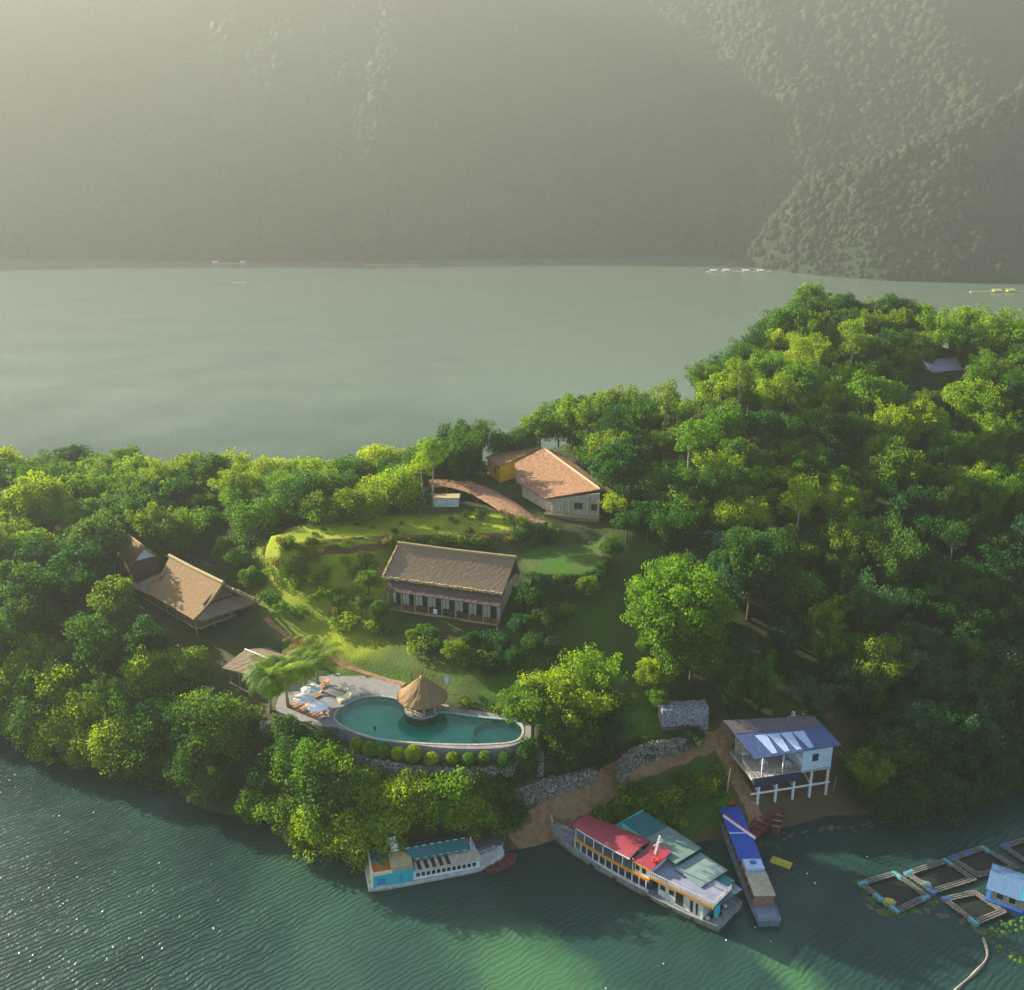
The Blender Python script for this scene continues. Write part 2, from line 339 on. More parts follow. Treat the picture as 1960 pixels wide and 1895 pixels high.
# dirt track sheets laid on the ground
def ribbon(name, wp, widths, mat, lift=.07, kind='structure', nx=4):
    vs = []; fs = []; n = len(wp)
    for i, p in enumerate(wp):
        a = np.array(wp[max(i - 1, 0)][:2]); b = np.array(wp[min(i + 1, n - 1)][:2]); d = (b - a) / (np.linalg.norm(b - a) + 1e-9); q = np.array([-d[1], d[0]])
        wd = widths[0] + (widths[1] - widths[0]) * i / (n - 1)
        for k in range(nx + 1):
            s = (k / nx - .5) * wd * (1 + .12 * math.sin(i * 1.7 + k)); x, y = p[0] + q[0] * s, p[1] + q[1] * s
            vs.append((x, y, hgt(x, y) + lift))
    W = nx + 1
    for i in range(n - 1):
        for k in range(nx): fs.append((i * W + k, i * W + k + 1, (i + 1) * W + k + 1, (i + 1) * W + k))
    mb = MB(); mb.add(vs, fs); o = mb.build(name, mat, smooth=True); tag(o, kind=kind); return o
M['track'] = surf('track', (.34, .19, .09), (.19, .105, .055), 1.2, .95, .6, .1)
ribbon('path', WP1, (4.0, 2.7), M['track']); ribbon('path', WP2, (2.6, 2.4), M['track'])

M['bed'] = surf('bed', (.16, .08, .04), (.08, .05, .02), 2., .95, .8, .15)
def gpath(pl): return [tuple(place(x, y)) for x, y in smooth_open(pl, 5) if place(x, y) is not None]
for pl in ([(528, 1046), (640, 1036), (760, 1028), (860, 1026), (965, 1024)], [(560, 1064), (660, 1056), (740, 1050)]): ribbon('path', gpath(pl), (.7, .7), M['bed'], .12, nx=1)
ribbon('path', gpath([(676, 1042), (700, 1066), (726, 1092), (742, 1112)]), (.7, .6), M['track'], .1, nx=1)
ribbon('path', gpath([(508, 1185), (560, 1225), (640, 1266), (710, 1293), (775, 1312)]), (.9, .9), M['track'], .08, nx=2)
# ------------------------------------------------------------------ lake
m, nt, bs = newmat('lake_water')
tc = N(nt, 'ShaderNodeTexCoord')
n1 = noise(nt, .018, 5, .6, dist=.8); n2 = noise(nt, .06, 4, .6)
base = ramp(nt, n1.outputs[0], [(.36, (.008, .029, .026)), (.5, (.018, .053, .042)), (.66, (.036, .088, .058))])
def blob(px, py, rx, ry, rot=0.):
    p = P(px, py, 0); mp = N(nt, 'ShaderNodeMapping', vector_type='TEXTURE'); mp.inputs['Location'].default_value = (p.x, p.y, 0)
    mp.inputs['Rotation'].default_value = (0, 0, rot); mp.inputs['Scale'].default_value = (rx, ry, 1)
    ad = N(nt, 'ShaderNodeVectorMath', operation='MULTIPLY_ADD'); nt.links.new(n2.outputs[1], ad.inputs[0]); ad.inputs[1].default_value = (14, 14, 0); nt.links.new(tc.outputs['Object'], ad.inputs[2])
    nt.links.new(ad.outputs[0], mp.inputs[0])
    ln = N(nt, 'ShaderNodeVectorMath', operation='LENGTH'); nt.links.new(mp.outputs[0], ln.inputs[0])
    mr = N(nt, 'ShaderNodeMapRange', interpolation_type='SMOOTHSTEP'); nt.links.new(ln.outputs['Value'], mr.inputs[0])
    mr.inputs['From Min'].default_value = 1.15; mr.inputs['From Max'].default_value = .35; return mr.outputs[0]
def rgb(c): r = N(nt, 'ShaderNodeRGB'); r.outputs[0].default_value = (*c, 1); return r.outputs[0]
# offset of the domain warp is centred: the noise averages .5 -> +7 m, taken off through the picture points below
SILT = rgb((.05, .135, .06)); col = base.outputs[0]
DEEP = rgb((.003, .016, .020))
for (px, py, rx, ry, ro, cc) in [(1230, 1800, 19, 7, -.75, SILT), (1330, 1900, 16, 8, -.5, SILT), (1750, 1830, 4, 15, .5, SILT), (1600, 1890, 9, 6, 0, rgb((.09, .09, .075)))]:
    col = mixc(nt, blob(px - 60, py + 20, rx, ry, ro), col, cc)
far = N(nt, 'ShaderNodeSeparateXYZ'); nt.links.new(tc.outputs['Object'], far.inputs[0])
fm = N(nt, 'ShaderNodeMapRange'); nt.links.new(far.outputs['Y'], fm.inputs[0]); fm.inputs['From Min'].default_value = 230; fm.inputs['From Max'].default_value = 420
col = mixc(nt, fm.outputs[0], col, rgb((.13, .19, .14)))  # far water paler: sky reflection put into the milky silt colour
nt.links.new(col, bs.inputs['Base Color']); bs.inputs['Roughness'].default_value = .2; bs.inputs['IOR'].default_value = 1.33; bs.inputs['Specular IOR Level'].default_value = .5
mp = N(nt, 'ShaderNodeMapping', vector_type='TEXTURE'); mp.inputs['Rotation'].default_value = (0, 0, R(38)); mp.inputs['Scale'].default_value = (3.2, 1, 1); nt.links.new(tc.outputs['Object'], mp.inputs[0])
mp2 = N(nt, 'ShaderNodeMapping', vector_type='TEXTURE'); mp2.inputs['Rotation'].default_value = (0, 0, R(38)); nt.links.new(tc.outputs['Object'], mp2.inputs[0])
wv = N(nt, 'ShaderNodeTexWave', wave_type='BANDS', bands_direction='Y'); wv.inputs['Scale'].default_value = .41; wv.inputs['Distortion'].default_value = 9.; wv.inputs['Detail'].default_value = 3.; wv.inputs['Detail Scale'].default_value = .9; wv.inputs['Detail Roughness'].default_value = .62
nt.links.new(mp2.outputs[0], wv.inputs['Vector'])
w1 = noise(nt, .9, 4, .62, vec=mp.outputs[0], dist=.3); w2 = noise(nt, 3.4, 3, .65)
cal = noise(nt, .026, 2, .5); cr = ramp(nt, cal.outputs[0], [(.32, (.3, .3, .3)), (.66, (1, 1, 1))])
a1 = N(nt, 'ShaderNodeMath', operation='MULTIPLY_ADD'); nt.links.new(wv.outputs['Fac'], a1.inputs[0]); a1.inputs[1].default_value = .55; nt.links.new(w1.outputs[0], a1.inputs[2])
ad = N(nt, 'ShaderNodeMath', operation='MULTIPLY_ADD'); nt.links.new(w2.outputs[0], ad.inputs[0]); ad.inputs[1].default_value = .30; nt.links.new(a1.outputs[0], ad.inputs[2])
ml = N(nt, 'ShaderNodeMath', operation='MULTIPLY'); nt.links.new(ad.outputs[0], ml.inputs[0]); lee = N(nt, 'ShaderNodeMapRange'); nt.links.new(far.outputs['X'], lee.inputs[0]); lee.inputs['From Min'].default_value = -35; lee.inputs['From Max'].default_value = 5; lee.inputs['To Min'].default_value = 1; lee.inputs['To Max'].default_value = .38
m2 = N(nt, 'ShaderNodeMath', operation='MULTIPLY'); nt.links.new(cr.outputs[0], m2.inputs[0]); nt.links.new(lee.outputs[0], m2.inputs[1]); nt.links.new(m2.outputs[0], ml.inputs[1])
bump(nt, bs, ml.outputs[0], 1., .17)
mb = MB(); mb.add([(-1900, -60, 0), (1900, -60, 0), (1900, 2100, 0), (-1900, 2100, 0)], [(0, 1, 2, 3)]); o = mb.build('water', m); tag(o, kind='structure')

# ------------------------------------------------------------------ far hills with their forest canopy
def hill_mesh(name, x0, x1, y0, y1, step, hf, crown, mat):
    xs = np.arange(x0, x1, step); ys = np.arange(y0, y1, step); X, Y = np.meshgrid(xs, ys); H = hf(X, Y)
    # crowns: nearest jittered cell point gives a dome
    cx = np.floor(X / crown); cyy = np.floor(Y / crown); best = np.full(X.shape, 9e9); hv = np.zeros(X.shape)
    def h2(i, j, s): v = np.sin(i * 127.1 + j * 311.7 + s) * 43758.5453; return v - np.floor(v)
    for di in (-1, 0, 1):
        for dj in (-1, 0, 1):
            i, j = cx + di, cyy + dj; px = (i + h2(i, j, 0)) * crown; py = (j + h2(i, j, 5)) * crown
            d = np.hypot(X - px, Y - py); k = d < best; best = np.where(k, d, best); hv = np.where(k, h2(i, j, 9), hv)
    dome = np.sqrt(np.clip(1 - (best / (crown * .8)) ** 2, 0, 1)) * crown * (.45 + .5 * hv) + hv * crown * .35
    rs = np.random.default_rng(3).uniform(-1, 1, X.shape) * crown * .17
    Z = H + rs * .3 * np.clip(H, 0, 1)
    idx = np.arange(X.size).reshape(X.shape); f = np.stack([idx[:-1, :-1], idx[:-1, 1:], idx[1:, 1:], idx[1:, :-1]], -1).reshape(-1, 4)
    keep = (Z.ravel()[f].max(1) > -3); me = npmesh(name, np.stack([X.ravel(), Y.ravel(), Z.ravel()], 1), f[keep], [mat], smooth=True)
    o = bpy.data.objects.new(name, me); COL.objects.link(o); return o
m, nt, bs = newmat('far_canopy')
n1 = noise(nt, .02, 5, .6); n2 = noise(nt, .35, 4, .7); ad = N(nt, 'ShaderNodeMath', operation='MULTIPLY_ADD'); nt.links.new(n2.outputs[0], ad.inputs[0]); ad.inputs[1].default_value = .6; nt.links.new(n1.outputs[0], ad.inputs[2])
r = ramp(nt, ad.outputs[0], [(.6, (.007, .02, .010)), (.95, (.034, .062, .022))]); nt.links.new(r.outputs[0], bs.inputs['Base Color']); bs.inputs['Roughness'].default_value = .8; bs.inputs['Specular IOR Level'].default_value = .1
bump(nt, bs, n2.outputs[0], 1., 2.5)
def fbm(X, Y, s, seed):
    o = np.zeros(X.shape); a = 1.
    r = np.random.default_rng(seed)
    for k in range(5):
        for q in range(5):
            th = r.uniform(0, 6.28); ph = r.uniform(0, 6.28); f = r.uniform(.7, 1.4) / s; o += a * np.sin((X * np.cos(th) + Y * np.sin(th)) * f + ph) / 4
        s *= .52; a *= .55
    return o
def far_h(X, Y):
    sh = np.interp(X, [-1700, -713, -404, -190, -20, 218, 337, 396, 600, 1300], [1200, 1340, 1290, 1262, 1330, 1400, 1320, 1190, 1100, 1090]) + 26 * fbm(X, Y * 0, 70, 1)
    d = Y - sh; h = np.where(d > 0, d * .76 + 14 * np.clip(d / 40, 0, 1), d * .2)
    ridge = 14 * fbm(X, Y * .6, 95, 4) * np.clip(d / 200, 0, 1)
    return np.where(d > 0, np.minimum(h + ridge, 455 + 20 * fbm(X, Y, 160, 8)), h)
def spur_h(X, Y):
    sh = np.interp(X, [285, 330, 380, 480, 700, 1100], [1200, 1060, 990, 960, 950, 950]) + 8 * fbm(X, Y * 0, 50, 2)
    d = Y - sh; dl = np.minimum(1.6 * (X - 285), 62 + .43 * (X - 285)) - np.clip(Y - 1180, 0, 400) * .5
    h = np.minimum(d * .9, dl); h = h + 12 * fbm(X, Y, 50, 6) * np.clip(h / 40, 0, 1)
    return np.where(h > 0, np.minimum(h, 330), h * .3)
o = hill_mesh('hill', -1700, 1250, 1020, 2000, 6.0, far_h, 12., m); tag(o, kind='structure')
o = hill_mesh('hill', 270, 1200, 920, 1500, 4., spur_h, 9., m); tag(o, kind='structure')

def crowns(name, x0, x1, y0, y1, cell, hf, seed, mat, ymax=None):
    bm = bmesh.new(); bmesh.ops.create_icosphere(bm, subdivisions=2, radius=1.); v0 = np.array([v.co[:] for v in bm.verts]); f0 = np.array([[v.index for v in f.verts] for f in bm.faces]); bm.free()
    g = np.random.default_rng(seed); var = []
    for k in range(10):
        d = g.uniform(.72, 1.28, (len(v0), 1)); v = v0 * d; v[:, 2] = np.where(v[:, 2] < 0, v[:, 2] * .8, v[:, 2] * g.uniform(.8, 1.4)); var.append(v)
    xs = np.arange(x0, x1, cell); ys = np.arange(y0, y1, cell * .85); X, Y = np.meshgrid(xs, ys); X = X + g.uniform(-.45, .45, X.shape) * cell; Y = Y + g.uniform(-.45, .45, X.shape) * cell
    H = hf(X, Y); dep = Y * CT - (H - HC) * ST; px = 980 + F * X / dep; py = 947.5 - F * (Y * ST + (H - HC) * CT) / dep
    ok = (H > .5) & (px > -900) & (px < 2080) & (py > -90); X, Y, H = X[ok], Y[ok], H[ok]; n = len(X); V = np.empty((n, len(v0), 3))
    big = 1 + .35 * fbm(X, Y, 60, 21)
    for i in range(n):
        r = cell * g.uniform(.42, .85) * min(max(big[i], .6), 1.5); a = g.uniform(0, 6.28); c, s_ = math.cos(a), math.sin(a); v = var[g.integers(10)] * np.array([r, r, r * g.uniform(.8, 1.35)])
        V[i, :, 0] = v[:, 0] * c - v[:, 1] * s_ + X[i]; V[i, :, 1] = v[:, 0] * s_ + v[:, 1] * c + Y[i]; V[i, :, 2] = v[:, 2] + H[i] + r * .55
    Fc = (f0[None] + (np.arange(n) * len(v0))[:, None, None]).reshape(-1, 3); me = npmesh(name, V.reshape(-1, 3), Fc, [mat]); o = bpy.data.objects.new(name, me); COL.objects.link(o); tag(o, kind='stuff'); print('crowns', n)
crowns('far_forest', -1500, 1100, 1080, 1990, 9.5, far_h, 5, MATS['far_canopy']); crowns('far_forest', 280, 1100, 930, 1480, 6.6, spur_h, 6, MATS['far_canopy'])
# ------------------------------------------------------------------ object materials
M['thatch'] = surf('thatch', (.30, .19, .08), (.13, .082, .04), 4., .95, .22, .05, stretch=(4.5, .5, .5), lo=.3, hi=.7)
M['thatch_grey'] = surf('thatch_grey', (.26, .19, .12), (.13, .092, .06), 4., .95, .22, .05, stretch=(4.5, .5, .5), lo=.3, hi=.7)
M['thatch_edge'] = surf('thatch_edge', (.50, .38, .18), (.26, .18, .09), 5, .95, .8, .1)
M['clay_tile'] = surf('clay_tile', (.37, .185, .085), (.11, .06, .04), 3.4, .85, 1., .12, lo=.38, hi=.62)
M['dark_tile'] = surf('dark_tile', (.10, .06, .05), (.05, .035, .03), 3, .8, .8, .08)
M['yellow_wall'] = surf('yellow_wall', (.95, .57, .01), (.84, .46, .01), 1.2, .85, .1)
M['cream_wall'] = surf('cream_wall', (.55, .48, .34), (.36, .31, .22), 1.2, .85, .2)
M['stone_wall'] = surf('stone_wall', (.42, .38, .29), (.26, .23, .18), 2.6, .9, .5)
M['timber'] = surf('timber', (.42, .31, .15), (.25, .17, .08), 5, .7, .3)
M['dark_timber'] = surf('dark_timber', (.16, .085, .045), (.08, .045, .028), 4, .7, .3)
M['deck_wood'] = surf('deck_wood', (.16, .12, .085), (.09, .068, .05), 3, .8, .3, stretch=(1, 6, 1))
M['orange_wood'] = surf('orange_wood', (.62, .20, .035), (.42, .12, .02), 6, .55, .2)
M['glass_dark'] = surf('glass_dark', (.03, .035, .04), (.015, .018, .02), 2, .15, 0, spec=.6)
M['white_paint'] = surf('white_paint', (.78, .79, .78), (.6, .61, .6), 1.5, .6, .1)
M['off_white'] = surf('off_white', (.68, .68, .64), (.42, .42, .38), 1.2, .7, .1)
M['curtain'] = surf('curtain', (.62, .60, .54), (.46, .44, .4), 4, .9, .2)
M['canvas'] = surf('canvas', (.80, .82, .86), (.66, .68, .72), 1.5, .85, .1)
M['cream_cloth'] = surf('cream_cloth', (.80, .72, .50), (.62, .54, .36), 3, .9, .2)
M['navy_metal'] = surf('navy_metal', (.075, .115, .26), (.045, .065, .15), 1.3, .4, .3, metal=.0, stretch=(5, .6, 1))
M['lightblue_sheet'] = surf('lightblue_sheet', (.48, .60, .80), (.32, .42, .62), 2, .4, .2, stretch=(4, 1, 1))
M['rust_sheet'] = surf('rust_sheet', (.16, .12, .12), (.09, .075, .09), 1.6, .6, .3)
M['wall_blue'] = surf('wall_blue', (.62, .70, .78), (.48, .56, .64), 1.3, .7, .1)
M['concrete'] = surf('concrete', (.46, .45, .42), (.32, .31, .29), 1.6, .85, .3)
M['crimson'] = surf('crimson', (.36, .05, .075), (.20, .03, .045), 1.6, .5, .1, stretch=(1, 5, 1))
M['red'] = surf('red', (.65, .02, .015), (.5, .015, .01), 3, .5, 0)
M['orange_paint'] = surf('orange_paint', (.72, .33, .03), (.55, .22, .02), 3, .5, .1)
M['hull_grey'] = surf('hull_grey', (.30, .31, .29), (.15, .15, .13), 1.0, .7, .3, lo=.4, hi=.62)
M['hull_blue'] = surf('hull_blue', (.17, .23, .30), (.10, .14, .18), 1.0, .6, .2)
M['deck_blue'] = surf('deck_blue', (.14, .19, .27), (.22, .25, .30), 1.3, .6, .2)
M['top_grey'] = surf('top_grey', (.17, .18, .26), (.26, .28, .34), .7, .55, .15)
M['teal_roof'] = surf('teal_roof', (.012, .15, .16), (.01, .10, .115), 1.2, .45, .15, stretch=(5, 1, 1))
M['teal_dark'] = surf('teal_dark', (.02, .085, .095), (.018, .06, .065), 1.2, .5, .15)
M['mint'] = surf('mint', (.02, .42, .34), (.015, .30, .25), 1.5, .5, .1)
M['greygreen'] = surf('greygreen', (.17, .25, .21), (.11, .17, .15), 1.0, .5, .15, stretch=(5, 1, 1))
M['turquoise'] = surf('turquoise', (.02, .50, .56), (.015, .36, .42), .9, .5, .1)
M['beige'] = surf('beige', (.42, .38, .28), (.28, .25, .19), 1.5, .7, .2)
M['royal'] = surf('royal', (.01, .085, .46), (.02, .065, .30), 1.6, .4, .1, stretch=(5, 1, 1))
M['maroon'] = surf('maroon', (.22, .05, .055), (.13, .035, .04), 1.8, .7, .2)
M['copper_side'] = surf('copper_side', (.36, .19, .12), (.2, .11, .08), 2, .7, .2)
M['plastic_blue'] = surf('plastic_blue', (.03, .12, .40), (.02, .08, .28), 4, .4, 0)
M['plastic_teal'] = surf('plastic_teal', (.06, .38, .46), (.04, .28, .34), 4, .4, 0)
M['net'] = surf('net', (.008, .014, .010), (.016, .022, .012), 2, .5, .2)
M['plank'] = surf('plank', (.22, .20, .18), (.10, .09, .08), 3, .85, .3)
M['weed'] = surf('weed', (.03, .11, .01), (.06, .09, .02), 1.4, .9, 1., .2)
M['yellow_mat'] = surf('yellow_mat', (.50, .42, .04), (.36, .30, .04), 3, .8, .1)
M['far_grey'] = surf('far_grey', (.4, .4, .38), (.3, .3, .28), .5, .8, 0)
M['mud'] = surf('mud', (.13, .10, .08), (.06, .05, .04), 3, .8)
M['rubber'] = surf('rubber', (.015, .015, .017), None, 3, .8, 0)
# rubble masonry: pale stones in dark joints
def rubble(name, sc, c1=(.42, .40, .35), c2=(.22, .2, .17), gap=(.03, .028, .02)):
    m, nt, bs = newmat(name); tc = N(nt, 'ShaderNodeTexCoord')
    v = N(nt, 'ShaderNodeTexVoronoi', feature='DISTANCE_TO_EDGE'); v.inputs['Scale'].default_value = sc; nt.links.new(tc.outputs['Object'], v.inputs['Vector'])
    v2 = N(nt, 'ShaderNodeTexVoronoi'); v2.inputs['Scale'].default_value = sc; nt.links.new(tc.outputs['Object'], v2.inputs['Vector'])
    s = N(nt, 'ShaderNodeSeparateColor'); nt.links.new(v2.outputs['Color'], s.inputs[0]); r = ramp(nt, s.outputs[0], [(.1, c2), (.9, c1)])
    r2 = ramp(nt, v.outputs[0], [(.04, (0, 0, 0)), (.12, (1, 1, 1))]); g = rgb_(nt, gap)
    nt.links.new(mixc(nt, r2.outputs[0], g, r.outputs[0]), bs.inputs['Base Color']); bs.inputs['Roughness'].default_value = .9; bump(nt, bs, r2.outputs[0], 1., .12); return m
def rgb_(nt, c): r = N(nt, 'ShaderNodeRGB'); r.outputs[0].default_value = (*c, 1); return r.outputs[0]
M['rubble'] = rubble('rubble', 3.4, (.38, .36, .31), (.14, .13, .11)); M['pebble'] = rubble('pebble', 4.2, (.52, .52, .56), (.28, .28, .32), (.10, .10, .12))
M['paving'] = surf('paving', (.23, .22, .22), (.16, .155, .15), .9, .8, .3, .04)
M['coping'] = surf('coping', (.46, .42, .35), (.2, .18, .15), 3.5, .8, .3)
M['pool_tile'] = surf('pool_tile', (.04, .62, .42), (.03, .48, .36), .5, .6, .1)

def frame_at(l, r, e):
    a, b = P(*l, e), P(*r, e); return a, math.atan2(b.y - a.y, b.x - a.x), math.hypot(b.x - a.x, b.y - a.y)
def gable(x, y0, y1, ym, z0, zt, th=.12):
    mb = MB(); vs = [(x, y0, z0), (x, y1, z0), (x, ym, zt), (x + th, y0, z0), (x + th, y1, z0), (x + th, ym, zt)]
    return mb.add(vs, [(0, 1, 2), (5, 4, 3), (0, 3, 4, 1), (1, 4, 5, 2), (2, 5, 3, 0)])
def fringe(mb, p, q, n, drop=.35, w=.28):
    """uneven hanging straw along an eave"""
    p, q = Vector(p), Vector(q)
    for i in range(n):
        a = p.lerp(q, i / n) + Vector((0, 0, random.uniform(-.05, .08))); b = p.lerp(q, (i + random.uniform(.7, 1.15)) / n); mb.beam(a, b, w * random.uniform(.7, 1.3), drop * random.uniform(.6, 1.3))

# ------------------------------------------------------------------ long thatched lodge
a, an, L = frame_at((744, 1164), (952, 1195), 17.)
t = thing('thatched_lodge', 'long two-level lodge with grey-brown thatch and a pillared veranda on the slope', 'lodge', a, an)
mb = MB(); mb.box(0, L, 0, 8.6, -.25, 0); mb.build('floor', M['timber'], t)
mb = MB(); mb.box(1.2, L - 1, 1.3, 8.4, -4.5, -.26); mb.build('base_wall', M['stone_wall'], t)
mb = MB(); mb.box(.3, L - .3, 1.9, 8.4, .01, 5.1); mb.build('wall', M['cream_wall'], t)
for i in range(9):
    x = L * i / 8; mb = MB(); mb.box(x - .11, x + .11, -.02, .2, -3.4 if i % 2 == 0 else -.3, 3.4); mb.build('post', M['timber'], t)
mb = MB(); mb.box(0, L, -.05, .06, 3.2, 3.38); mb.box(-.05, L + .05, -.12, -.02, -.32, .02); mb.build('beam', M['timber'], t)
for i in range(8):
    if i == 3: continue
    x0, x1 = L * i / 8 + .12, L * (i + 1) / 8 - .12; mb = MB(); mb.box(x0, x1, 0, .07, .9, .98); mb.box(x0, x1, 0, .05, .1, .16)
    k = x0 + .06
    while k < x1: mb.box(k, k + .05, .01, .05, .14, .92); k += .14
    mb.build('railing', M['dark_timber'], t)
for i in range(8):
    x = L * (i + .5) / 8; mb = MB(); mb.box(x - .62, x + .62, 1.84, 1.93, .02, 2.3); d = mb.build('door', M['glass_dark'], t)
    for s in (-1, 1): mb = MB(); mb.box(x + s * .9 - .22, x + s * .9 + .22, 1.75, 1.83, .1, 2.35); mb.build('curtain', M['curtain'], d)
mb = MB(); mb.slab([(-.3, -.5, 3.5), (L + .5, -.5, 3.5), (L + .5, 2.2, 5.2), (-.3, 2.2, 5.2)], .14, 40, 4, .03); mb.build('porch_roof', M['dark_tile'], t)
mb = MB(); mb.slab([(-1.5, 1.3, 5.25), (L + .5, 1.3, 5.25), (L + 1.2, 6., 9.95), (-.5, 6., 9.95)], .38, 60, 14, .012, .15); mb.slab([(L + .5, 10.8, 5.2), (-1.5, 10.8, 5.2), (-.5, 6.02, 9.95), (L + 1.2, 6.02, 9.95)], .38, 40, 10, .09)
r = mb.build('roof', M['thatch_grey'], t)
mb = MB(); mb.tube([(-.7, 6, 10.0), (L * .5, 6, 9.9), (L + 1.4, 6, 10.05)], .28, 8); mb.build('ridge_cap', M['thatch_edge'], r)
mb = MB(); fringe(mb, (-1.55, 1.25, 5.15), (L + .5, 1.25, 5.1), 46, .42, .4); fringe(mb, (-1.5, 1.3, 5.3), (-.6, 5.7, 9.6), 12, .3, .3); mb.build('eave_fringe', M['thatch_edge'], r)
mb = gable(.4, 1.9, 10.2, 6, 5., 9.4); mb.build('gable', M['dark_timber'], t); mb = gable(L - .4, 1.9, 10.2, 6, 5., 9.4); mb.build('gable', M['dark_timber'], t)
LODGE = t
p = t.matrix_basis @ Vector((8.9, -.15, .75)); mb = MB(); mb.box(-.35, .35, -.03, .03, -.45, .45); o = mb.build('towel', M['white_paint']); o.location = p; o.rotation_euler = (0, 0, an)
tag(o, 'white towel hung over the rail in the middle of the lodge veranda', 'towel')

# ------------------------------------------------------------------ tiled villa, annex and curved walkway
def rel(t, pts): 
    return [Vector(p) - t.location for p in pts]
def down(pts, z): return [Vector((p[0], p[1], z)) for p in pts]
A_ = P(1147, 988, 26); t = thing('tiled_villa', 'big stone villa under one broad orange clay-tile roof slope on the hilltop', 'villa', A_)
rt, rb = P(1040, 857, 31.3), P(1149, 936, 31.3); e1, e2, e3 = P(985, 887, 29.7), P(988, 922, 28.8), P(1043, 954, 28.9)
mb = MB(); q1 = rt.lerp(rb, .45)
mb.slab(rel(t, [e2, e3, rb, q1]), .28, 22, 18, .05); mb.slab(rel(t, [e1, e2, q1, rt]), .28, 12, 18, .05)
ax = (rb - rt).normalized(); side = Vector((-ax.y, ax.x, 0)); side = side if side.x > 0 else -side
bk = side * 4 + Vector((0, 0, -1.6)); mb.slab(rel(t, [rt, rb, rb + bk, rt + bk]), .28, 22, 8, .05); r = mb.build('roof', M['clay_tile'], t)
mb = MB(); mb.tube(rel(t, [rt, rb]), .24, 8); mb.build('ridge_cap', surf('pale_tile', (.48, .32, .18), (.32, .19, .11), 4, .85), r)
w0, w1, w2, w3 = P(1069, 981, 26), P(1147, 988, 26), None, None
u = (w1 - w0).normalized(); bkv = Vector((-u.y, u.x, 0)); f0 = w0 - u * 1.2; pl = [f0, w1, w1 + side * 2.5 + Vector((1, 6, 0)), rt + side * 2.5 - ax * 1., e1 + ax * 1.4 + side * .8, e3 - ax * 1. + side * .8]
pl = [(p[0] - t.location.x, p[1] - t.location.y) for p in (f0, w1, w1 - ax * 20 + side * 3, rt + side * 1., e1 + side * 1.2 + ax, e2 + side * 1.2 + ax * .5)]
mb = MB(); mb.prism(pl, -.4, 2.75); mb.build('wall', M['cream_wall'], t)
# front gable wall rising to the ridge side
f0r, w1r = f0 - t.location, w1 - t.location; mb = MB(); th = bkv * .2; 
mb.add([f0r - th * .1, w1r - th * .1, w1r - th * .1 + Vector((0, 0, 4.7)), f0r - th * .1 + Vector((0, 0, 2.7)), f0r + th, w1r + th, w1r + th + Vector((0, 0, 4.7)), f0r + th + Vector((0, 0, 2.7))], [(0, 1, 2, 3), (7, 6, 5, 4), (0, 4, 5, 1), (1, 5, 6, 2), (2, 6, 7, 3), (3, 7, 4, 0)])
gw = mb.build('front_wall', M['stone_wall'], t)
LW = (w1 - f0).length
def on_wall(mb, x0, x1, z0, z1, d0, d1):
    a_ = f0r + u * x0 - bkv * d1; b_ = f0r + u * x1 - bkv * d1; c_ = f0r + u * x1 - bkv * d0; d_ = f0r + u * x0 - bkv * d0
    return mb.add([p + Vector((0, 0, z)) for z in (z0, z1) for p in (a_, b_, c_, d_)], [(0, 3, 2, 1), (4, 5, 6, 7), (0, 1, 5, 4), (1, 2, 6, 5), (2, 3, 7, 6), (3, 0, 4, 7)])
for x0, x1 in ((LW * .47, LW * .64), (LW * .83, LW * .94)):
    mb = MB(); on_wall(mb, x0 - .12, x1 + .12, 1.0, 2.5, .03, .10); wd = mb.build('window', M['timber'], t); mb = MB(); on_wall(mb, x0, x1, 1.12, 2.38, .11, .14); mb.build('pane', M['glass_dark'], wd)
for x in (LW * .22, LW * .36, LW * .76, LW * .985): mb = MB(); on_wall(mb, x - .12, x + .12, -.05, 3.1 if x < LW * .5 else 3.9, .04, .28); mb.build('pillar', M['cream_wall'], t)
mb = MB(); a1, a2 = f0r - u * 1.4 - bkv * 1.4, w1r + u * .3 - bkv * 1.4; b1, b2 = w1r + u * .3 + bkv * 1, f0r - u * 1.4 + bkv * 1
mb.add([p + Vector((0, 0, z)) for z in (-.25, 0.02) for p in (a1, a2, b1, b2)], [(0, 3, 2, 1), (4, 5, 6, 7), (0, 1, 5, 4), (1, 2, 6, 5), (2, 3, 7, 6), (3, 0, 4, 7)]); mb.build('terrace_edge', M['timber'], t)
i_ = .15; mb = MB(); s1, s2 = a1 + bkv * i_ + u * i_, a2 + bkv * i_ - u * i_; mb.add([p + Vector((0, 0, z)) for z in (-3.6, -.26) for p in (s1, s2, b1 + Vector((-i_, 0, 0)), b2)], [(0, 3, 2, 1), (4, 5, 6, 7), (0, 1, 5, 4), (1, 2, 6, 5), (2, 3, 7, 6), (3, 0, 4, 7)]); mb.build('terrace_wall', surf('brown_stone', (.25, .18, .13), (.15, .11, .08), 1.5, .9, .4), t)
